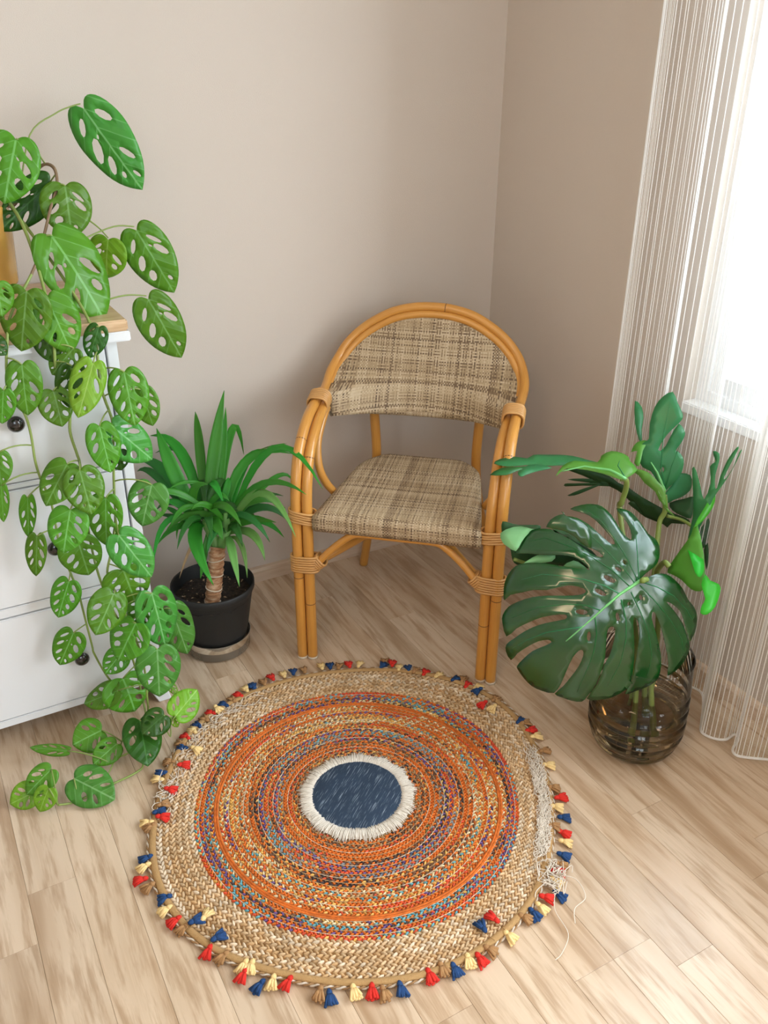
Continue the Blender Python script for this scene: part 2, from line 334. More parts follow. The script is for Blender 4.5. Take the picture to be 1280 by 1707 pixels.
# ------------------------------------------------------------------ plant and rug tables: world coordinates in metres
LEAF = [[-1.1945,-.16,1.346,-1.0981,-.1959,1.1777,-.4365,-.8978,-.0582,.1223,3],[-1.3484,-.3,1.2965,-1.3947,-.3201,1.1814,-.1554,-.9607,.2302,.1185,0],[-1.2896,-.26,1.2112,-1.4056,-.2717,1.1239,-.0145,-.9884,.1511,.0824,1],[-1.2744,-.3,1.2086,-1.2801,-.3229,1.1076,.0511,-.9746,.2182,.1112,0],[-1.3277,-.36,1.1292,-1.2532,-.4093,.9619,.1448,-.9298,.3384,.1388,0],[-1.1883,-.22,1.0863,-1.2032,-.208,.9985,-.6357,-.7719,.0025,.0953,2],[-1.1338,-.24,1.1076,-1.068,-.2595,.9644,-.2269,-.9735,.0281,.1141,0],[-1.1308,-.26,.9632,-1.0688,-.268,.8161,-.052,-.9981,.0327,.111,0],[-1.4011,-.48,1.0503,-1.4309,-.4788,.9359,-.3339,-.9394,.0773,.0989,0],[-1.3704,-.475,1.0329,-1.343,-.4915,.9227,-.0916,-.988,.1247,.0921,0],[-1.3893,-.475,.9719,-1.3731,-.4762,.9037,-.1624,-.9865,-.0214,.0553,1],[-1.2811,-.475,.9653,-1.3105,-.4814,.9058,-.306,-.9185,.2503,.049,1],[-1.3347,-.485,.9322,-1.3849,-.4792,.8829,-.4146,-.8512,.3218,.0621,0],[-1.4506,-.48,1.0661,-1.4517,-.4821,1.004,.0687,-.9971,.0319,.0602,0],[-1.4827,-.48,.9714,-1.4583,-.4916,.9354,.1484,-.9074,.3933,.0421,1],[-1.4352,-.49,.9184,-1.4448,-.5015,.8161,-.2906,-.9474,.1339,.0718,0],[-1.4755,-.49,.872,-1.4912,-.488,.8034,-.3636,-.9299,.0561,.0511,0],[-1.3888,-.49,.8579,-1.3855,-.5117,.7867,.0029,-.9567,.291,.0717,0],[-1.346,-.49,.9019,-1.3595,-.4863,.8105,.1983,-.9777,-.0689,.0687,1],[-1.3092,-.52,.9117,-1.3587,-.5439,.8117,-.0718,-.9615,.2652,.0678,2],[-1.2585,-.53,.889,-1.2579,-.5594,.7812,-.3197,-.9147,.2471,.0812,0],[-1.2218,-.5,.8364,-1.2112,-.5093,.7534,-.2719,-.9595,.0732,.0619,0],[-1.3202,-.53,.7871,-1.3156,-.5511,.6885,-.1614,-.9666,.1989,.0709,0],[-1.2971,-.52,.7769,-1.2211,-.512,.6831,.3022,-.939,.1641,.0939,3],[-1.285,-.49,.7064,-1.2814,-.4936,.6628,.1946,-.9761,.0963,.0513,1],[-1.5085,-.49,.7515,-1.5153,-.4982,.684,-.2314,-.9628,.1394,.0505,0],[-1.5145,-.49,.6839,-1.5252,-.4878,.5992,-.2214,-.9752,.002,.029,0],[-1.3892,-.53,.7192,-1.4481,-.5543,.6481,-.3112,-.7901,.5281,.0836,0],[-1.3739,-.55,.7108,-1.3695,-.5811,.6222,-.0536,-.9429,.3287,.0844,0],[-1.4725,-.5,.6523,-1.4853,-.4899,.5553,.0239,-.994,-.1064,.0381,0],[-1.4692,-.5,.5646,-1.4884,-.5027,.4685,-.222,-.9724,.072,.0464,0],[-1.4036,-.56,.6353,-1.4366,-.592,.5571,-.2826,-.84,.4632,.0914,0],[-1.3276,-.52,.6271,-1.3434,-.524,.5117,-.3716,-.9247,.0833,.0804,0],[-1.3962,-.51,.5419,-1.3864,-.52,.4499,-.0968,-.9905,.0978,.0965,0],[-1.2339,-.54,.6443,-1.2717,-.5581,.5587,-.3812,-.8559,.3496,.0904,3],[-1.3269,-.58,.5683,-1.2776,-.6149,.4679,-.0876,-.9534,.2886,.0896,3],[-1.3191,-.54,.4603,-1.3029,-.5409,.3666,-.0717,-.9974,-.0032,.1108,0],[-1.4242,-.5,.4429,-1.4628,-.504,.3602,-.4949,-.8259,.2703,.0669,0],[-1.3422,-.54,.4116,-1.4002,-.573,.337,.0659,-.9304,.3605,.0941,0],[-1.2721,-.52,.3668,-1.3088,-.5189,.2959,-.6674,-.6648,.3355,.0898,0],[-1.2709,-.56,.4026,-1.2576,-.5718,.2559,.0153,-.9965,.0818,.0973,3],[-1.2273,-.53,.3316,-1.2029,-.5384,.1964,.176,-.98,.0926,.0827,3],[-1.3108,-.56,.3345,-1.3656,-.5748,.259,-.5782,-.6122,.5393,.1125,0],[-1.4342,-.5,.3141,-1.4778,-.4911,.2307,-.4681,-.8705,.152,.0727,0],[-1.2831,-.6,.2831,-1.2986,-.6279,.1701,-.1794,-.9491,.259,.1105,3],[-1.3416,-.52,.243,-1.3904,-.5319,.204,-.29,-.7516,.5925,.0602,0],[-1.3527,-.515,.17,-1.3401,-.5474,.086,.1243,-.9194,.3731,.119,0],[-1.3654,-.5336,.15,-1.442,-.4884,.108,-.6239,-.4927,.6066,.0698,0],[-1.2719,-.6259,.1,-1.2056,-.5949,.1315,-.0066,-.7061,.7081,.0718,2],[-1.2539,-.5165,.12,-1.2382,-.5389,.0885,-.1193,-.8365,.5349,.0227,2],[-1.3401,-.5748,.09,-1.3541,-.6763,.0375,.0421,-.4636,.885,.0937,1],[-1.2887,-.6161,.11,-1.3474,-.6329,.089,-.0241,-.7476,.6637,.0663,1],[-1.4171,-.5391,.06,-1.4871,-.5443,.0495,-.0707,-.6222,.7796,.0887,0],[-1.3963,-.588,.05,-1.458,-.6061,.029,-.0427,-.6902,.7223,.0629,0],[-1.498,-.5628,.05,-1.5735,-.5072,.05,-.3072,-.4171,.8553,.0301,0],[-1.5416,-.6227,.07,-1.6038,-.6398,.0385,-.1786,-.6739,.7169,.0637,0],[-1.5817,-.6302,.03,-1.6385,-.632,.0195,-.075,-.8319,.5498,.0664,2],[-1.5584,-.6659,.06,-1.5885,-.6826,.018,-.4034,-.7134,.5731,.0535,2],[-1.51,-.649,.05,-1.4417,-.7215,.0185,-.1626,-.518,.8398,.1019,3],[-1.2755,-.6193,.1,-1.2664,-.6264,.0685,.0619,-.9697,.2365,.0229,2]]
STEM = [[[-1.374,-.25,1.164],[-1.33,-.24,1.211],[-1.302,-.25,1.239],[-1.285,-.27,1.234],[-1.288,-.29,1.203],[-1.309,-.31,1.167],[-1.365,-.38,1.073],[-1.429,-.43,.999],[-1.451,-.468,.954],[-1.464,-.47,.874],[-1.446,-.475,.812],[-1.442,-.475,.767],[-1.444,-.48,.713],[-1.44,-.48,.671],[-1.429,-.48,.613],[-1.429,-.485,.52],[-1.418,-.48,.45],[-1.409,-.48,.394],[-1.407,-.485,.353],[-1.401,-.48,.253],[-1.399,-.48,.226],[-1.377,-.47,.145],[-1.351,-.46,.093]],[[-1.382,-.25,1.181],[-1.367,-.32,1.132],[-1.362,-.4,1.042],[-1.369,-.47,.954],[-1.376,-.475,.879],[-1.368,-.48,.838],[-1.362,-.48,.81],[-1.37,-.485,.764],[-1.365,-.49,.717],[-1.364,-.5,.696],[-1.367,-.5,.622],[-1.368,-.49,.519],[-1.364,-.5,.434],[-1.351,-.51,.359],[-1.334,-.51,.29],[-1.319,-.5,.178],[-1.311,-.49,.072],[-1.322,-.554,.06],[-1.347,-.608,.05],[-1.384,-.61,.03],[-1.404,-.599,.02]],[[-1.377,-.24,1.168],[-1.346,-.3,1.105],[-1.315,-.38,1.034],[-1.295,-.44,.973],[-1.292,-.472,.933],[-1.294,-.475,.898],[-1.298,-.49,.841],[-1.286,-.49,.769],[-1.295,-.5,.715],[-1.305,-.5,.629],[-1.313,-.5,.553],[-1.335,-.51,.484],[-1.349,-.52,.44],[-1.334,-.53,.38],[-1.316,-.54,.286],[-1.306,-.54,.2],[-1.311,-.55,.123],[-1.315,-.546,.06],[-1.355,-.64,.02],[-1.378,-.662,.015],[-1.439,-.67,.012],[-1.484,-.679,.012],[-1.52,-.683,.012],[-1.55,-.683,.02]],[[-1.356,-.22,1.176],[-1.307,-.18,1.29],[-1.249,-.165,1.328],[-1.215,-.16,1.341],[-1.194,-.16,1.346]],[[-1.31,-.3,1.079],[-1.246,-.26,1.094],[-1.177,-.24,1.111],[-1.134,-.24,1.108]],[[-1.279,-.3,1.164],[-1.236,-.27,1.134],[-1.208,-.24,1.11],[-1.188,-.22,1.086]],[[-1.261,-.36,.976],[-1.216,-.3,.974],[-1.171,-.27,.971],[-1.131,-.26,.963]],[[-1.315,-.546,.06],[-1.293,-.547,.07],[-1.278,-.59,.06],[-1.282,-.602,.03],[-1.291,-.606,.06]],[[-1.355,-.64,.02],[-1.36,-.535,.035],[-1.403,-.591,.02],[-1.436,-.637,.012]]]
BLADE = [[-1.0402,-.2486,.3764,-.9858,-.1872,.5344,-.93,-.1373,.6741,.0386,0],[-1.0144,-.2535,.3927,-.9602,-.1804,.5267,-.9241,-.1196,.6219,.02,0],[-1.0422,-.238,.3926,-1.0122,-.1466,.5346,-.991,-.0666,.6044,.0281,0],[-1.0481,-.2347,.3925,-1.0066,-.1968,.4979,-.9805,-.1525,.5551,.0182,0],[-1.062,-.2411,.3682,-1.0991,-.1917,.5058,-1.1106,-.1192,.5974,.0418,0],[-1.0491,-.2412,.3804,-1.0548,-.1194,.5183,-1.1087,-.034,.547,.0336,0],[-1.056,-.2303,.3925,-1.0388,-.0909,.4943,-1.0971,-.015,.4878,.0209,1],[-1.0649,-.2371,.3722,-1.1086,-.1469,.4853,-1.1652,-.0779,.5054,.0363,1],[-1.0699,-.2367,.3682,-1.1145,-.0882,.4481,-1.152,-.017,.446,.0272,1],[-1.056,-.2491,.3602,-1.0987,-.2279,.4219,-1.1401,-.2207,.4386,.0263,0],[-1.0224,-.2162,.4493,-1.0685,-.2238,.4801,-1.128,-.2316,.4757,.0127,0],[-1.058,-.2527,.3521,-1.1115,-.2182,.3599,-1.1691,-.22,.3233,.0209,0],[-1.0609,-.2487,.3561,-1.0975,-.1735,.3618,-1.1339,-.1183,.3554,.0182,1],[-1.0619,-.2505,.352,-1.0963,-.1568,.3696,-1.1069,-.1027,.364,.0163,0],[-1.0501,-.2477,.3683,-1.0964,-.3157,.3615,-1.0902,-.4162,.2828,.0399,0],[-1.0431,-.2493,.3723,-1.0446,-.3218,.4009,-1.0417,-.3652,.3733,.0381,0],[-1.0481,-.263,.344,-1.0688,-.2819,.2913,-1.0937,-.317,.2511,.0191,0],[-1.0689,-.2537,.3399,-1.095,-.2403,.2935,-1.1324,-.2562,.2301,.0091,4],[-1.0015,-.2819,.3563,-.9252,-.2051,.4737,-.8472,-.177,.5087,.0318,0],[-1.0055,-.2797,.3563,-.9192,-.2198,.4983,-.7942,-.2449,.5094,.029,0],[-.9946,-.2834,.3604,-.8812,-.328,.57,-.8392,-.5266,.534,.0245,0],[-.9985,-.2765,.3685,-.9231,-.3499,.4918,-.872,-.5049,.5177,.0245,0],[-.9926,-.2845,.3604,-.8542,-.2462,.4492,-.7951,-.2412,.4264,.0163,0],[-.9975,-.2841,.3564,-.9069,-.233,.3991,-.8218,-.2356,.3882,.02,1],[-.9946,-.2881,.3523,-.9291,-.2476,.3745,-.883,-.2325,.3787,.0182,1],[-.9926,-.2845,.3604,-.8978,-.2706,.3873,-.838,-.3032,.3446,.0245,1],[-.9926,-.2845,.3604,-.931,-.3672,.4766,-.9189,-.5405,.4332,.0281,3],[-1.0208,-.2793,.3421,-.9628,-.3246,.3866,-.9033,-.3792,.3941,.0254,0],[-1.0025,-.2884,.3442,-.9608,-.352,.3634,-.9547,-.4202,.3182,.0263,3],[-1.0035,-.2902,.3402,-1.0133,-.3457,.3235,-1.0247,-.4153,.2592,.0254,3],[-.9985,-.2953,.3361,-.9833,-.3355,.3258,-.9918,-.383,.258,.0163,3],[-1.0085,-.2568,.3927,-.9192,-.1427,.5647,-.8908,-.1394,.4872,.0236,0],[-1.0085,-.2568,.3927,-.9788,-.2405,.4495,-.9672,-.2224,.4696,.0218,0],[-1.0165,-.2148,.4574,-1.0181,-.2658,.4786,-1.0144,-.3125,.446,.0227,0],[-1.0699,-.2367,.3682,-1.0685,-.2469,.4626,-1.037,-.276,.4871,.0254,0],[-.9926,-.2845,.3604,-.9602,-.2436,.3957,-.9111,-.2341,.4151,.0182,0],[-.8862,-.2416,.5368,-.8249,-.1851,.5164,-.7755,-.1665,.5075,.0036,0],[-1.0619,-.2505,.352,-1.0996,-.2201,.3681,-1.1291,-.265,.3508,.0118,0],[-1.0619,-.2458,.3601,-1.1387,-.2264,.3858,-1.2027,-.2829,.2932,.0182,0]]
YTRUNK = [[-1.0687,-.3337,.2024],[-1.044,-.3028,.2793],[-1.0322,-.2906,.3117],[-1.0431,-.254,.3643],[-1.0025,-.2837,.3523]]
TASSEL = [[-0.982,-0.4848,"r"],[-1.0076,-0.4937,"t"],[-1.0413,-0.4948,"b"],[-1.0585,-0.4965,"y"],[-1.0833,-0.5104,"r"],[-1.1025,-0.5187,"t"],[-1.128,-0.5276,"b"],[-1.1467,-0.5446,"y"],[-1.1672,-0.541,"r"],[-1.1875,-0.5553,"t"],[-1.2087,-0.5687,"b"],[-1.225,-0.5818,"y"],[-1.2454,-0.5947,"r"],[-1.2655,-0.6121,"t"],[-1.2661,-0.628,"b"],[-1.2391,-0.6568,"y"],[-1.3054,-0.6585,"t"],[-1.2775,-0.6916,"r"],[-1.3327,-0.6849,"b"],[-1.3422,-0.6989,"y"],[-1.3263,-0.7513,"r"],[-1.3512,-0.7855,"t"],[-1.3646,-0.8002,"b"],[-1.3636,-0.8191,"r"],[-1.3987,-0.811,"y"],[-1.3974,-0.8247,"t"],[-1.0371,-0.4952,"b"],[-1.0078,-0.4914,"t"],[-0.9485,-0.4845,"y"],[-0.9235,-0.4897,"b"],[-0.8947,-0.4933,"t"],[-0.8469,-0.501,"y"],[-0.8266,-0.5097,"b"],[-0.8069,-0.5256,"t"],[-0.7821,-0.533,"r"],[-0.7565,-0.5447,"y"],[-0.6896,-0.5626,"t"],[-0.7045,-0.5796,"b"],[-0.6784,-0.5839,"r"],[-0.6725,-0.6072,"y"],[-0.652,-0.621,"b"],[-0.6394,-0.6403,"t"],[-0.6224,-0.6595,"r"],[-0.5974,-0.6843,"y"],[-0.5674,-0.7201,"b"],[-0.5514,-0.7313,"t"],[-0.5545,-0.7557,"r"],[-0.5347,-0.7759,"y"],[-0.5509,-0.7936,"b"],[-0.5702,-0.8434,"r"],[-0.5234,-0.8371,"t"],[-0.5571,-0.868,"y"],[-0.5188,-0.9317,"b"],[-0.5121,-0.9458,"t"],[-0.5171,-0.9719,"r"],[-0.5197,-0.9946,"y"],[-0.5328,-1.0441,"t"],[-0.5546,-1.0854,"y"],[-0.5891,-1.147,"t"],[-0.5938,-1.175,"r"],[-0.6196,-1.1929,"y"],[-0.6225,-1.2215,"b"],[-0.6585,-1.2321,"t"],[-0.6506,-1.2553,"r"],[-0.6623,-1.2738,"y"],[-0.6884,-1.2994,"b"],[-0.7085,-1.3159,"t"],[-0.7245,-1.3241,"r"],[-0.7431,-1.3413,"y"],[-0.7569,-1.3689,"b"],[-0.7824,-1.3623,"r"],[-0.8067,-1.3763,"y"],[-0.8271,-1.3804,"b"],[-0.8456,-1.379,"t"],[-0.9026,-1.3496,"r"],[-0.9302,-1.354,"b"],[-0.8944,-1.3957,"y"],[-0.9412,-1.4017,"t"],[-0.9667,-1.4082,"r"],[-0.9873,-1.3999,"y"],[-1.0177,-1.4032,"b"],[-1.0355,-1.3911,"t"],[-1.0618,-1.3911,"r"],[-1.1178,-1.388,"b"],[-1.147,-1.3803,"t"],[-1.1636,-1.3668,"r"],[-1.19,-1.353,"y"],[-1.4259,-0.9009,"b"],[-1.4348,-0.9207,"y"],[-1.4482,-0.9445,"r"],[-1.4402,-0.9724,"t"],[-1.4202,-1.0109,"b"],[-1.4266,-1.0385,"y"],[-1.4189,-1.0688,"r"],[-1.4096,-1.093,"t"],[-1.3607,-1.0881,"y"],[-1.3805,-1.0914,"b"],[-1.3561,-1.1434,"b"],[-1.385,-1.1597,"r"],[-1.3664,-1.1819,"t"],[-1.3396,-1.2163,"y"],[-1.3279,-1.2247,"y"],[-1.3475,-1.2328,"r"],[-1.3294,-1.2616,"b"],[-1.3061,-1.2689,"y"],[-1.2854,-1.2823,"r"],[-1.2442,-1.3271,"t"],[-1.2304,-1.3402,"b"]]
EDGE = [[-3.089,.4496],[-2.857,.4547],[-2.681,.4515],[-2.442,.4373],[-2.264,.4362],[-2.05,.4364],[-1.836,.438],[-1.659,.4409],[-1.505,.435],[-1.326,.4336],[-1.151,.4304],[-.956,.4182],[-.765,.4146],[-.565,.4147],[-.309,.425],[-.061,.446],[.223,.4755],[.458,.4755],[.684,.4661],[.908,.4561],[1.152,.4469],[1.365,.4472],[1.508,.4504],[1.727,.4542],[1.922,.4576],[2.075,.4669],[2.253,.4557],[2.489,.4346],[2.654,.4348],[2.917,.4401],[3.053,.4494]]
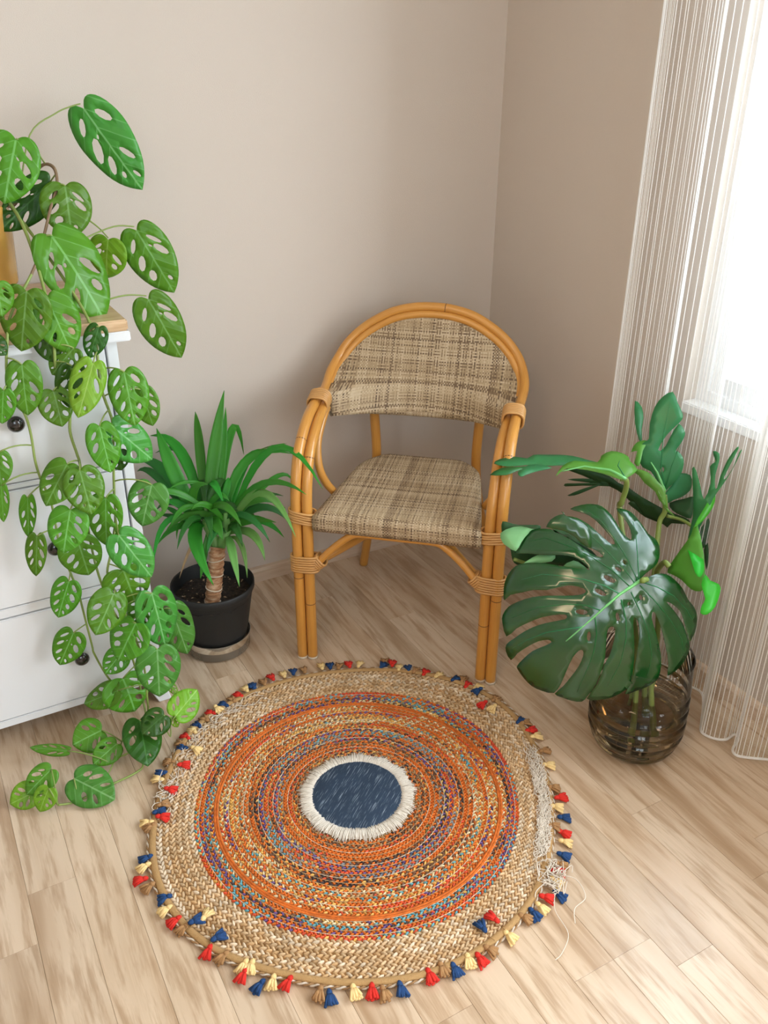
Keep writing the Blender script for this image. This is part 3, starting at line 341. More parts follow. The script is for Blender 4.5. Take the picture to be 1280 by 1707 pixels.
MON = {"hero":{"o":[-.4678,-1.084,.4241],"a":[.8338,-.5521,.0],"b":[.2791,.4215,.8628],"polys":[[[.0865,.0459],[.0985,.0594],[.1155,.0718],[.1286,.086],[.1333,.1019],[.1337,.1195],[.1256,.1349],[.11,.146],[.0979,.1672],[.082,.1883],[.0663,.1967],[.0449,.1987],[.053,.1852],[.065,.1699],[.072,.1504],[.0725,.1328],[.0679,.1306],[.0561,.14],[.044,.1592],[.0318,.1824],[.0138,.2015],[-.0058,.2067],[-.0311,.2038],[-.055,.1938],[-.0345,.1878],[-.0168,.1806],[.0011,.1654],[.0171,.1463],[.0311,.1292],[.0341,.1194],[.0256,.1191],[.0117,.1304],[-.0042,.1455],[-.0202,.1607],[-.042,.1737],[-.0616,.1769],[-.0791,.1743],[-.0944,.1638],[-.0999,.1497],[-.0325,.1128],[-.0149,.1076],[.0009,.0996],[.0089,.0909],[-.0028,.0904],[-.0185,.0976],[-.0323,.1069],[-.084,.1416],[-.1116,.1473],[-.137,.1443],[-.1541,.1278],[-.1634,.1096],[-.1746,.0913],[-.1491,.0923],[-.1138,.0898],[-.0825,.0911],[-.0552,.0883],[-.0354,.0773],[-.0214,.0621],[-.0545,.0647],[-.0819,.0675],[-.1132,.0721],[-.1484,.0714],[-.1717,.0637],[-.1868,.0453],[-.194,.0253],[-.1954,.0055],[-.1936,-.0121],[-.1815,.0002],[-.1582,.0072],[-.1349,.0141],[-.1076,.0153],[-.0767,.0245],[-.0574,.0273],[-.0339,.0224],[-.0298,.0147],[-.0413,.0084],[-.0684,.0052],[-.1073,.0035],[-.1383,-.0018],[-.1654,-.0128],[-.1845,-.0254],[-.1957,-.0436],[-.1959,-.0613],[-.1863,-.0902],[-.1674,-.0717],[-.1444,-.057],[-.1137,-.0419],[-.0789,-.0344],[-.0672,-.0358],[-.0689,-.0437],[-.094,-.0507],[-.121,-.0598],[-.1478,-.0747],[-.1706,-.0934],[-.185,-.1077],[-.1853,-.1234],[-.1737,-.1423],[-.1618,-.1261],[-.1428,-.1096],[-.1199,-.0949],[-.1006,-.0901],[-.0946,-.0949],[-.108,-.1041],[-.1309,-.1169],[-.1497,-.1372],[-.1601,-.1533],[-.1587,-.161],[-.1445,-.1798],[-.1265,-.1963],[-.1049,-.2049],[-.0797,-.2075],[-.0669,-.1836],[-.0581,-.1522],[-.0492,-.1246],[-.0381,-.1085],[-.0303,-.1081],[-.0281,-.1197],[-.0352,-.1433],[-.048,-.1672],[-.0628,-.1911],[-.0777,-.2093],[-.0621,-.2162],[-.0426,-.2218],[-.0195,-.2229],[-.0084,-.2077],[.0043,-.18],[.0124,-.1487],[.0169,-.1175],[.0171,-.0787],[.0186,-.0611],[.0261,-.0542],[.034,-.0604],[.0327,-.0857],[.0258,-.1171],[.0167,-.1369],[.007,-.1799],[-.0101,-.2154],[.0149,-.2168],[.0453,-.2087],[.0717,-.1901],[.0783,-.1801],[.0809,-.1607],[.0796,-.1222],[.0749,-.0837],[.0713,-.0451],[.0737,-.0333],[.0816,-.0407],[.0858,-.06],[.0847,-.0949],[.0827,-.1375],[.0819,-.1684],[.0708,-.2009],[.0909,-.1949],[.1174,-.1839],[.1361,-.1695],[.1425,-.15],[.1407,-.1192],[.1324,-.0887],[.1223,-.0621],[.1121,-.0355],[.113,-.0218],[.1195,-.0235],[.1335,-.05],[.1436,-.0766],[.1538,-.107],[.1601,-.1337],[.1617,-.1586],[.1813,-.148],[.1999,-.1279],[.2078,-.1044],[.2066,-.0852],[.1928,-.0569],[.1868,-.0444],[.1673,-.0213],[.1478,-.0028],[.1458,.001],[.1573,-.0024],[.1786,-.0169],[.1885,-.0359],[.1966,-.0587],[.2046,-.0776],[.2077,-.0832],[.2158,-.0694],[.2231,-.0497],[.2238,-.0265],[.2147,-.0076],[.1991,.0072],[.1853,.0299],[.1658,.0486],[.1465,.0594],[.1234,.0592],[.1044,.0518],[.0931,.0435]]],"holes":[[[-.0241,-.0276],[-.0266,-.0307],[-.0329,-.0324],[-.0406,-.032],[-.0466,-.0298],[-.0488,-.0265],[-.0463,-.0234],[-.04,-.0217],[-.0323,-.022],[-.0262,-.0242]],[[.0318,.0384],[.0281,.0366],[.0212,.0377],[.0137,.0414],[.0085,.0462],[.0076,.0502],[.0114,.052],[.0183,.0508],[.0258,.0471],[.0309,.0424]],[[.0117,.0103],[.0082,.0087],[.0015,.0099],[-.0058,.0134],[-.0109,.018],[-.0118,.0218],[-.0082,.0234],[-.0015,.0222],[.0057,.0186],[.0108,.0141]],[[.0447,.0614],[.0424,.0604],[.0386,.0614],[.0348,.0639],[.0325,.0669],[.0324,.0695],[.0347,.0704],[.0385,.0695],[.0423,.067],[.0446,.0639]],[[.0553,.0821],[.0559,.0789],[.0552,.0765],[.0534,.0757],[.0513,.077],[.0496,.0797],[.049,.0829],[.0497,.0854],[.0515,.0861],[.0536,.0849]],[[-.0154,-.0771],[-.016,-.0833],[-.018,-.0872],[-.0206,-.0873],[-.0229,-.0836],[-.0238,-.0775],[-.0232,-.0713],[-.0212,-.0674],[-.0186,-.0673],[-.0163,-.071]],[[.0417,-.0327],[.0422,-.0385],[.0409,-.0424],[.0384,-.0431],[.0355,-.0402],[.0334,-.0349],[.0329,-.0291],[.0341,-.0252],[.0367,-.0245],[.0396,-.0274]],[[.0653,-.0057],[.0647,-.008],[.0628,-.0095],[.0604,-.0096],[.0584,-.0083],[.0577,-.006],[.0583,-.0037],[.0602,-.0022],[.0626,-.0021],[.0646,-.0034]],[[.0909,.0096],[.0915,.006],[.0906,.0031],[.0884,.0022],[.0858,.0036],[.0838,.0067],[.0831,.0103],[.0841,.0132],[.0863,.0141],[.0889,.0127]]],"veins":[[[.0865,.044],[.0626,.0277],[.0399,.0127],[.0097,-.0148],[-.0129,-.0381],[-.0393,-.0638],[-.0657,-.0904]],[[.0835,.0419],[.0816,.0723],[.0818,.1115],[.0829,.1509],[.0784,.1783]],[[.0816,.0411],[.0695,.064],[.0532,.0986],[.033,.1332],[.0088,.1677],[-.0191,.1924]],[[.074,.0368],[.054,.0633],[.0223,.0973],[-.0096,.1295],[-.0415,.1579]],[[.0626,.0305],[.027,.0622],[-.0084,.0843],[-.0557,.108],[-.111,.1275],[-.144,.1182]],[[.0418,.0139],[.0085,.0301],[-.0305,.0402],[-.0696,.0464],[-.1164,.0483],[-.159,.0347]],[[.001,-.0218],[-.0291,-.0126],[-.0679,-.0124],[-.126,-.0228],[-.176,-.0486]],[[-.0356,-.0586],[-.0664,-.0651],[-.1049,-.0747],[-.1433,-.094],[-.1719,-.1149]],[[-.0091,-.0363],[-.0035,-.0719],[-.0071,-.1109],[-.0176,-.1502],[-.0317,-.2011]],[[.044,.0023],[.0557,-.038],[.0582,-.0768],[.0511,-.1313],[.0295,-.1864]],[[.0659,.0189],[.0869,-.0211],[.1071,-.0667],[.1188,-.1126],[.1149,-.159]],[[.0856,.0334],[.117,.0036],[.1562,-.0373],[.1875,-.0784],[.1957,-.1089]],[[.0893,.0414],[.1241,.0312],[.1627,.0134],[.1977,-.0161],[.2133,-.0386]]]},"curl":{"o":[-.4899,-.9938,.5581],"a":[.8338,-.5521,.0],"b":[.2791,.4215,.8628],"polys":[[[-.0208,.0334],[-.0068,.0221],[.0166,.0152],[.0344,.0021],[.0438,-.0171],[.0441,-.0406],[.0296,-.0353],[.0178,-.0268],[.0059,-.0174],[-.0177,-.0066],[-.045,-.0017],[-.0497,.0004],[-.0416,.0149],[-.0263,.0253],[-.0128,.0286]]],"holes":[],"veins":[]},"back":{"o":[-.4914,-.9055,.4875],"a":[.7554,-.6553,.0],"b":[-.0206,-.0237,.9995],"polys":[[[-.085,.0337],[-.0684,.0322],[-.0498,.0296],[-.0095,.036],[-.0002,.0314],[-.0075,.0116],[.0175,.0049],[.0661,.0059],[.0999,-.0092],[.1263,-.0301],[.1301,-.0637],[.116,-.0645],[.0812,-.064],[.0482,-.0618],[-.0301,-.0702],[-.0513,-.0668],[-.0587,-.0504],[-.0643,-.029],[-.08,-.0123],[-.0857,.0121]]],"holes":[],"veins":[]},"pale":{"o":[-.5031,-.919,.4971],"a":[.8699,-.4933,.0],"b":[.3504,.6178,.7039],"polys":[[[-.0836,.0191],[-.0544,.0323],[-.0049,.0335],[.0039,.0283],[-.0221,.0174],[-.0395,-.0041],[-.0526,-.0242],[-.0705,-.0128],[-.0803,-.0023]],[[-.0417,-.057],[-.0186,-.04],[.0041,-.0314],[.0325,-.0333],[.0236,-.0481],[-.0091,-.0525]],[[.0473,-.0584],[.0726,-.0436],[.0923,-.0518],[.1056,-.0651],[.0714,-.0624]]],"holes":[],"veins":[]},"upright":{"o":[-.1681,-.9376,.5671],"a":[.6797,-.7335,.0],"b":[.2373,.2199,.9462],"polys":[[[.0064,-.0184],[-.0141,.0029],[-.0307,.0223],[-.0502,.0294],[-.0623,.0495],[-.0634,.0733],[-.0542,.0888],[-.0462,.0969],[-.049,.1322],[-.0433,.1706],[-.0288,.1956],[-.0091,.2079],[.0042,.1851],[.019,.161],[.0188,.147],[.0077,.1316],[-.0073,.111],[-.0176,.0885],[-.0218,.0737],[-.0154,.0735],[-.0071,.085],[.0,.1072],[.0135,.1379],[.0276,.1245],[.0306,.1132],[.0246,.0936],[.0166,.0775],[.0229,.0745],[.0335,.064],[.0381,.048],[.035,.0238],[.0244,.0043],[.0141,-.0091]]],"holes":[[[-.0026,.0287],[-.0037,.025],[-.006,.0229],[-.0085,.0233],[-.0103,.0259],[-.0106,.0299],[-.0095,.0336],[-.0072,.0357],[-.0047,.0354],[-.0029,.0327]]],"veins":[[[.0064,-.0184],[-.0169,.0217],[-.0338,.0435]],[[.0064,-.0184],[-.01,.037],[-.0159,.1076],[-.0111,.1974]],[[.0064,-.0184],[.0123,.0399],[.0231,.0887]]]},"lobes":{"o":[-.1463,-.9186,.5544],"a":[.9383,-.3458,.0],"b":[.1936,.5253,.8286],"polys":[[[.0076,-.02],[.0222,-.0063],[.0372,.0099],[.0489,.0205],[.0739,.015],[.0764,-.0048],[.069,-.0215],[.0467,-.0348],[.0254,-.0407],[.0064,-.0492],[-.001,-.0389]],[[-.0432,.1502],[-.0299,.2068],[-.0183,.1887],[-.0216,.159],[-.0317,.1322],[-.0366,.1053],[-.0436,.1067]]],"holes":[],"veins":[]},"curled":{"o":[-.1972,-.963,.5839],"a":[.6771,-.7359,.0],"b":[.4656,.4283,.7744],"polys":[[[-.0794,.0655],[-.075,.0836],[-.0651,.0948],[-.0473,.0981],[-.0541,.0713],[-.0566,.0338],[-.0688,.0396],[-.0662,.0697]],[[-.0778,.0225],[-.0576,.0253],[-.0342,.0197],[-.0088,-.0012],[.0064,-.0146],[.0094,-.0302],[.0185,-.0553],[-.0036,-.0393],[-.015,-.0216],[-.0397,-.0056],[-.0557,.0118]],[[-.01,-.0184],[-.0005,-.0292],[.021,-.0573],[.0405,-.0711],[.0171,-.0613],[.0039,-.0454]]],"holes":[],"veins":[]},"dark":{"o":[-.1832,-.8563,.5155],"a":[.6785,-.7346,.0],"b":[-.0783,-.0723,.9943],"polys":[[[-.1547,.0365],[-.1305,.0413],[-.0914,.0403],[-.0518,.0321],[-.031,.0181],[-.0061,.0106],[.0303,-.0125],[.0814,-.0389],[.1312,-.0567],[.1472,-.0687],[.1343,-.0769],[.1057,-.076],[.0981,-.0894],[.0872,-.0805],[.0522,-.0705],[.0369,-.0642],[.0245,-.0427],[-.002,-.0236],[-.0182,-.0087],[-.0487,.0038],[-.0685,.0076],[-.1143,.0254],[-.1495,.0333]],[[-.1561,-.0073],[-.149,-.0027],[-.1076,.0062],[-.0688,.0099],[-.0487,.0038],[-.1118,-.0015],[-.1532,-.0121]],[[-.1499,.0083],[-.1136,.018],[-.0696,.0179],[-.049,.0067],[-.1079,.009]],[[-.146,-.0371],[-.1109,-.0107],[-.0639,.0095],[-.1053,-.0181],[-.1288,-.0337]],[[-.0006,-.0351],[.0129,-.027],[.0369,-.0642],[.0209,-.0521]]],"holes":[],"veins":[]},"dark2":{"o":[-.0902,-.9719,.4725],"a":[.4074,-.9132,.0],"b":[.4162,.1857,.8901],"polys":[[[-.0635,.0203],[-.0318,.0394],[-.0105,.0503],[-.0049,.024],[-.002,-.0016],[-.0241,-.0019],[-.0512,.0048]],[[.0167,-.0306],[.0281,-.0121],[.0357,.0103],[.0449,-.0121],[.049,-.0411],[.0451,-.0599],[.0319,-.0564]],[[.0465,-.0645],[.0504,-.0457],[.0615,-.0775],[.0642,-.1068]]],"holes":[],"veins":[]},"flat":{"o":[-.2681,-.8775,.5961],"a":[.9035,-.4285,.0],"b":[.4172,.8797,.2282],"polys":[[[-.2697,.0419],[-.2524,.0589],[-.2179,.0624],[-.1904,.0533],[-.1733,.0664],[-.1434,.0693],[-.1139,.0698],[-.0812,.0629],[-.0457,.0477],[-.0187,.0387],[-.0022,.0276],[-.0436,.0174],[-.0899,.0255],[-.1483,.023],[-.1708,.0302],[-.1998,.0297],[-.2435,.0267]],[[-.2861,-.0004],[-.2539,.0216],[-.22,.0242],[-.1912,.0247],[-.2229,.0087],[-.2491,-.0057]],[[-.2216,.0025],[-.206,.0221],[-.1753,.0319],[-.1404,.0148],[-.1756,.0069],[-.2013,-.003],[-.2171,-.0115]]],"holes":[],"veins":[]},"flat2":{"o":[-.2953,-.9042,.6124],"a":[.7978,-.6029,.0],"b":[.5457,.7221,.4251],"polys":[[[-.1275,-.0224],[-.1138,.0052],[-.0862,.0242],[-.0357,.0219],[-.0261,.0415],[-.0025,.061],[.0204,.0577],[.035,.0462],[.0376,.0326],[.0533,.0103],[.0309,-.0158],[.0126,-.0245],[-.0185,-.0137],[-.0545,-.0012],[-.1001,.0013],[-.1184,-.0124]]],"holes":[],"veins":[[[.0261,-.0222],[-.0091,-.0007],[-.0634,.0104],[-.1138,-.009]],[[.0261,-.0222],[.0095,.0131],[.0148,.0321]]]},"side":{"o":[-.246,-1.1027,.4732],"a":[.2434,-.9699,.0],"b":[.4408,.1106,.8907],"polys":[[[-.0299,-.0308],[-.0227,.0007],[-.0143,.0346],[-.0121,.0507],[-.0127,.0788],[.0305,.0215],[.0476,-.0148],[.06,-.0398],[.0535,-.0555],[.0335,-.0596],[.0069,-.0489],[-.017,-.0455],[-.0283,-.0457]]],"holes":[],"veins":[]},"sidebright":{"o":[-.2679,-1.1203,.4881],"a":[.9442,-.3293,.0],"b":[.3006,.8621,.4079],"polys":[[[.0064,-.0676],[.024,-.0455],[.0284,-.0604],[.0447,-.0717],[.0398,-.09],[.0177,-.12],[-.0045,-.1335],[-.0164,-.1277],[-.0081,-.1126],[.0033,-.1]],[[.0251,.0464],[.0358,.0479],[.0422,.0242],[.0363,-.0077],[.0238,-.0358],[.0103,-.0499],[.0036,-.0386],[.0125,.0097]]],"holes":[],"veins":[]},"fingers":{"o":[-.1626,-1.0521,.5523],"a":[.3688,-.9295,.0],"b":[.3827,.1519,.9113],"polys":[[[-.0119,-.0731],[-.0144,-.0282],[-.0247,.0118],[-.0477,.077],[-.0376,.0749],[-.018,.0423],[-.0021,.0184],[.0004,.057],[-.0126,.0912],[-.0048,.1027],[-.0084,.1111],[-.0165,.1254],[-.0025,.1244],[.0029,.1071],[.0042,.0769],[.0116,.0507],[.0164,.0497],[.0152,.0752],[.0189,.1136],[.0292,.1451],[.0338,.1444],[.0293,.1164],[.0235,.0775],[.027,.0738],[.0347,.0992],[.0375,.137],[.041,.1426],[.0382,.1164],[.0325,.0847],[.0241,.0543],[.0156,.0236],[.0111,-.0204],[.0038,-.0561],[-.0056,-.0783]]],"holes":[],"veins":[]},"bright":{"o":[-.174,-1.0611,.559],"a":[.9694,-.2453,.0],"b":[.2107,.8325,.5124],"polys":[[[-.0376,-.0431],[-.0213,-.0241],[.0048,-.0007],[.029,.0235],[.0485,.0461],[.0472,.0267],[.0242,-.0033],[-.0081,-.0286]]],"holes":[],"veins":[]}}
PET = [[[-.287,-.918,.596],[-.276,-.926,.594],[-.267,-.921,.567],[-.269,-.916,.529],[-.271,-.92,.499],[-.345,-1.082,.3],[-.345,-1.112,.16],[-.355,-1.132,.05]],[[-.172,-.95,.542],[-.171,-.959,.505],[-.179,-.956,.482],[-.189,-.965,.456],[-.2,-.978,.422],[-.212,-.994,.361],[-.305,-1.082,.28],[-.315,-1.112,.14],[-.295,-1.102,.04]],[[-.381,-1.111,.46],[-.351,-1.098,.446],[-.313,-1.079,.405],[-.335,-1.092,.34],[-.325,-1.142,.15],[-.315,-1.142,.05]],[[-.284,-1.092,.456],[-.282,-1.078,.459],[-.257,-1.046,.427],[-.236,-1.021,.381],[-.295,-1.092,.36],[-.295,-1.112,.18],[-.305,-1.112,.06]],[[-.117,-.998,.469],[-.12,-.968,.473],[-.162,-.96,.49]],[[-.55,-.895,.449],[-.461,-.908,.401],[-.327,-.956,.337],[-.355,-1.092,.32],[-.345,-1.102,.1]]]
# ------------------------------------------------------------------ room shell
T_ = .12
me = MB().box((-3.4, 0, -.05), (T_, T_, 2.5)).mesh('wall_back', False); struct('wall_back', me, M['wall'])
mb = MB(); WY0, WY1, WZ0, WZ1 = -2.05, -.81, .695, 2.15; DY0, DY1, DZ1 = -3.3, -2.3, 2.15
mb.box((0, WY1, -.05), (T_, 0, 2.5)); mb.box((0, WY0, -.05), (T_, WY1, WZ0)); mb.box((0, WY0, WZ1), (T_, WY1, 2.5))
mb.box((0, DY1, -.05), (T_, WY0, 2.5)); mb.box((0, DY0, DZ1), (T_, DY1, 2.5)); mb.box((0, -4.0, -.05), (T_, DY0, 2.5))
struct('wall_right', mb.mesh('wall_right', False), M['wall'])
struct('wall_left', MB().box((-3.4 - T_, -4.0, -.05), (-3.4, T_, 2.5)).mesh('wall_left', False), M['wall'])
mb = MB(); mb.box((-3.4, -4.0 - T_, -.05), (-2.7, -4.0, 2.5)); mb.box((-1.5, -4.0 - T_, -.05), (T_, -4.0, 2.5)); mb.box((-2.7, -4.0 - T_, -.05), (-1.5, -4.0, .9)); mb.box((-2.7, -4.0 - T_, 2.3), (-1.5, -4.0, 2.5))
struct('wall_front', mb.mesh('wall_front', False), M['wall'])
struct('ceiling', MB().box((-3.4, -4.0, 2.5), (0, 0, 2.6)).mesh('ceiling', False), M['ceiling'])
floor = struct('floor', MB().box((-3.4, -4.0, -.06), (0, 0, -.0125)).mesh('floor', False), M['subfloor'])
rng = random.Random(4)
PW = .08875; joints = {}
k0 = -.845 - PW * 30
def add_plank(x0, y0, y1):
    link('plank', bbox('plank', (x0 + .0002, y0 + .0002, -.0125), (x0 + PW - .0002, y1 - .0002, 0), .0007, 1), M['plank'], floor)
fixed = {30: [-1.515], 31: [-1.515, -.196], 32: [-.95], 33: [-.39], 29: [-1.10], 34: [-1.28], 35: [-.62], 36: [-1.45]}
for i in range(1, 40):
    x0 = k0 + PW * i
    if x0 > -.004 or x0 < -3.4: continue
    if x0 + PW > 0: pass
    js = list(fixed.get(i, []))
    y = 0.0
    if not js:
        y = -rng.uniform(.15, .8)
        while y > -3.9: js.append(y); y -= rng.uniform(.6, 1.1)
    else:
        y = js[-1] - rng.uniform(.6, 1.0)
        js = sorted(js, reverse=True)
        while y > -3.9: js.append(y); y -= rng.uniform(.6, 1.1)
    ys = [0.0] + sorted(js, reverse=True) + [-4.0]
    for a, b in zip(ys, ys[1:]):
        if a - b > .02:
            xe = min(0, x0 + PW)
            link('plank', bbox('plank', (x0 + .0002, b + .0002, -.0125), (xe - .0002, a - .0002, 0), .0004, 1), M['plank'], floor)
def skirting(name, axis):
    prof = [(0, 0), (.014, 0), (.014, .036), (.010, .045), (0, .048)]
    mb = MB(); L0, L1 = (-3.4, 0) if axis == 'x' else (-2.3, -.0)
    for s_ in (L0, L1):
        for d, z in prof: mb.v.append((s_, -d, z) if axis == 'x' else (-d, s_, z))
    n = len(prof)
    for i in range(n): mb.face([i, (i + 1) % n, n + (i + 1) % n, n + i])
    mb.face(list(range(n))); mb.face([n + i for i in range(n)][::-1])
    me = mb.mesh(name, False); b = bmesh.new(); b.from_mesh(me); bmesh.ops.recalc_face_normals(b, faces=b.faces[:]); b.to_mesh(me); b.free()
    return struct(name, me, M['skirting'])
skirting('baseboard_back', 'x'); skirting('baseboard_right', 'y')
# window in the right wall, behind the curtain
def frame(mb, x0, x1, y0, y1, z0, z1, t):
    mb.box((x0, y0, z0), (x1, y0 + t, z1)); mb.box((x0, y1 - t, z0), (x1, y1, z1)); mb.box((x0, y0 + t, z0), (x1, y1 - t, z0 + t)); mb.box((x0, y0 + t, z1 - t), (x1, y1 - t, z1))
def window(name, x0, x1, y0, y1, z0, z1, split=True):
    mb = MB(); frame(mb, x0, x1, y0, y1, z0, z1, .03); w = struct(name, mb.mesh(name, False), M['whiteplastic'])
    cells = [(y0 + .03, (y0 + y1) / 2), ((y0 + y1) / 2, y1 - .03)] if split else [(y0 + .03, y1 - .03)]
    for a, b in cells:
        mb = MB(); frame(mb, x0 + .012, x1 - .012, a, b, z0 + .03, z1 - .03, .04); sh = link('sash', mb.mesh('sash', False), M['whiteplastic'], w)
        link('pane', MB().box(((x0 + x1) / 2 - .003, a + .04, z0 + .07), ((x0 + x1) / 2 + .003, b - .04, z1 - .07)).mesh('pane', False), M['pane'], sh)
    return w
w1 = window('window_1', .04, .11, WY0, WY1, WZ0, WZ1)
link('windowsill', bbox('windowsill', (-.006, WY0 - .03, WZ0 - .022), (.04, WY1 + .0, WZ0 + .004), .003), M['whiteplastic'], w1)
window('door_1', .04, .11, DY0, DY1, 0, DZ1, False)
mb = MB(); wr = MB()
for a, b in (((-2.7, -4.1, .9), (-2.65, -4.03, 2.3)), ((-1.55, -4.1, .9), (-1.5, -4.03, 2.3)), ((-2.65, -4.1, .9), (-1.55, -4.03, .95)), ((-2.65, -4.1, 2.25), (-1.55, -4.03, 2.3)), ((-2.13, -4.1, .95), (-2.07, -4.03, 2.25))): mb.box(a, b)
w2 = struct('window_2', mb.mesh('window_2', False), M['whiteplastic'])
for a, b in ((-2.65, -2.13), (-2.07, -1.55)): link('pane', MB().box((a, -4.068, .95), (b, -4.062, 2.25)).mesh('pane', False), M['pane'], w2)

# ------------------------------------------------------------------ rattan armchair (local frame: x to its right as seen, y backwards)
CO = V((-.6797, -.5978, 0)); CX = V((.748, -.663, 0)).normalized(); CY = V((.663, .748, 0)).normalized()
def c2w(p): return CO + CX * p[0] + CY * p[1] + V((0, 0, 1)) * p[2]
chair = thing('rattan_armchair', CO, 'rattan armchair with rounded woven back and seat standing in the corner of the walls', 'chair')
PR = .0136
def pole(name, pts, rad=PR, parent=chair, n=8, seg=12, nodes=(), m='rattan'):
    P = [c2w(p) for p in catmull(pts, n)]
    o = link(name, MB().tube(P, rad, seg).mesh(name), M[m], parent)
    for f in nodes:
        i = max(1, min(len(P) - 2, int(f * (len(P) - 1)))); d = (P[i + 1] - P[i - 1]).normalized() * .0011
        link('node_ring', MB().tube([P[i] - d, P[i] + d], rad * 1.015, seg).mesh('node_ring'), M['ring'], o)
    return o
for s in (-1, 1):
    leg = [(.253, .0, .0), (.253, 0, .2), (.253, 0, .40), (.253, .008, .50), (.254, .038, .572), (.254, .078, .610), (.255, .13, .637), (.256, .20, .652), (.259, .265, .660)]
    leg2 = [(.226, .004, .0), (.226, .004, .2), (.226, .004, .40), (.227, .012, .49), (.229, .042, .558), (.230, .082, .596), (.232, .135, .622), (.236, .20, .638), (.242, .255, .648)]
    leg3 = [(.240, .022, .27), (.240, .022, .40), (.241, .034, .48), (.242, .062, .545), (.243, .10, .58), (.245, .15, .605), (.248, .20, .620), (.250, .25, .632)]
    mirror = lambda L: [(s * x, y, z) for x, y, z in L]
    o = pole('leg', mirror(leg), nodes=(.17, .60)); link('glide', MB().tube([c2w((s * .253, 0, 0)), c2w((s * .253, 0, .007))], PR * 1.04, 12).mesh('glide'), M['tip'], o)
    o = pole('leg', mirror(leg2), nodes=(.12, .52)); link('glide', MB().tube([c2w((s * .226, .004, 0)), c2w((s * .226, .004, .007))], PR * 1.04, 12).mesh('glide'), M['tip'], o)
    pole('arm_pole', mirror(leg3), .010)
    pole('arm_brace', mirror([(.232, .225, .635), (.236, .19, .605), (.239, .155, .56), (.231, .135, .505), (.216, .14, .46), (.198, .152, .428)]), .0105)
    # rear leg
    pole('rear_leg', mirror([(.150, .40, .66), (.147, .405, .56), (.143, .415, .43), (.155, .435, .30), (.185, .48, .13), (.209, .515, 0)]), .0135, nodes=(.62,))
    # diagonal stretchers run from the front leg to the opposite rear leg
    pole('diagonal_stretcher', [(s * .205, .02, .292), (s * .06, .20, .33), (0, .27, .345 + (.024 if s > 0 else 0)), (-s * .06, .33, .34), (-s * .150, .425, .33)], .0115)
# hoop: two poles side by side
hoop = [(-.252, .225, .650), (-.260, .32, .660), (-.262, .375, .682), (-.252, .42, .708), (-.232, .443, .742), (-.199, .458, .776), (-.158, .467, .805), (-.106, .473, .831), (-.05, .476, .844), (0, .477, .847)]
full = hoop + [(-x, y, z) for x, y, z in hoop[-2::-1]]
pole('hoop', full, .0125, n=6, nodes=(.54,))
pole('hoop', [(x * .955, y - .010, z - .012 - .006 * max(0, (z - .66) / .2)) for x, y, z in full], .010, n=6)
pole('front_arch', [(-.20, .0, .30), (-.16, .004, .345), (-.115, .004, .384), (-.085, .004, .392), (0, .004, .392), (.085, .004, .392), (.115, .004, .384), (.16, .004, .345), (.20, .0, .30)], .0095)
pole('seat_rail', [(-.19, .03, .398), (-.165, .2, .40), (-.13, .37, .405), (0, .40, .407), (.13, .37, .405), (.165, .2, .40), (.19, .03, .398)], .010)
# peel bindings: turns of flat cane around the poles
def binding(center, ax, half_x, half_y, turns, pitch, xdir=V((1, 0, 0)), r=.0034, tilt=0.0):
    mb = MB(); ax = V(ax).normalized(); X = (xdir - ax * xdir.dot(ax)).normalized(); Y = ax.cross(X)
    for t in range(turns):
        o = V(center) + ax * (t - (turns - 1) / 2) * pitch; ring = []
        for j in range(22):
            a = 2 * PI * j / 22; ca, sa = math.cos(a), math.sin(a)
            px = half_x * math.copysign(abs(ca) ** .6, ca); py = half_y * math.copysign(abs(sa) ** .8, sa)
            ring.append(c2w(o + X * px + Y * py + ax * tilt * px * (1 if t % 2 else .6)))
        mb.tube(ring, r, 5, closed=True)
    return link('binding', mb.mesh('binding'), M['wrap'], chair)
for s in (-1, 1):
    binding((s * .236, .005, .294), (0, 0, 1), .036, .0175, 7, .0068, tilt=-s * .06)
    binding((s * .200, .008, .300), (s * .75, 0, -.66), .017, .0165, 4, .006, xdir=V((.66, 0, .75)))
    binding((s * .238, .008, .426), (0, 0, 1), .034, .020, 5, .0066, tilt=s * .18)
    binding((s * .249, .215, .652), (0, .93, .28), .026, .024, 6, .0074, xdir=V((1, 0, 0)))
# textile: back shell and seat pad
def grid_mesh(name, fn, nu, nv, uvfn, thick=0.0):
    mb = MB(); U = []
    for i in range(nu + 1):
        for j in range(nv + 1):
            a, b = i / nu, j / nv; mb.v.append(tuple(fn(a, b))); U.append(uvfn(a, b))
    for i in range(nu):
        for j in range(nv):
            q = [i * (nv + 1) + j, (i + 1) * (nv + 1) + j, (i + 1) * (nv + 1) + j + 1, i * (nv + 1) + j + 1]; mb.face(q, [U[e] for e in q])
    me = mb.mesh(name)
    if thick:
        b = bmesh.new(); b.from_mesh(me); bmesh.ops.solidify(b, geom=b.faces[:], thickness=thick); b.to_mesh(me); b.free()
        me.polygons.foreach_set('use_smooth', [True] * len(me.polygons))
    return me
HP = catmull([V(p) for p in full], 10)
def hoop_top(x):
    best = None
    for a, b in zip(HP, HP[1:]):
        if (a.x - x) * (b.x - x) <= 0 and abs(b.x - a.x) > 1e-6 and max(a.z, b.z) > .70:
            t = (x - a.x) / (b.x - a.x); q = a.lerp(b, t)
            if best is None or q.z > best.z: best = q
    return best or V((x, .42, .75))
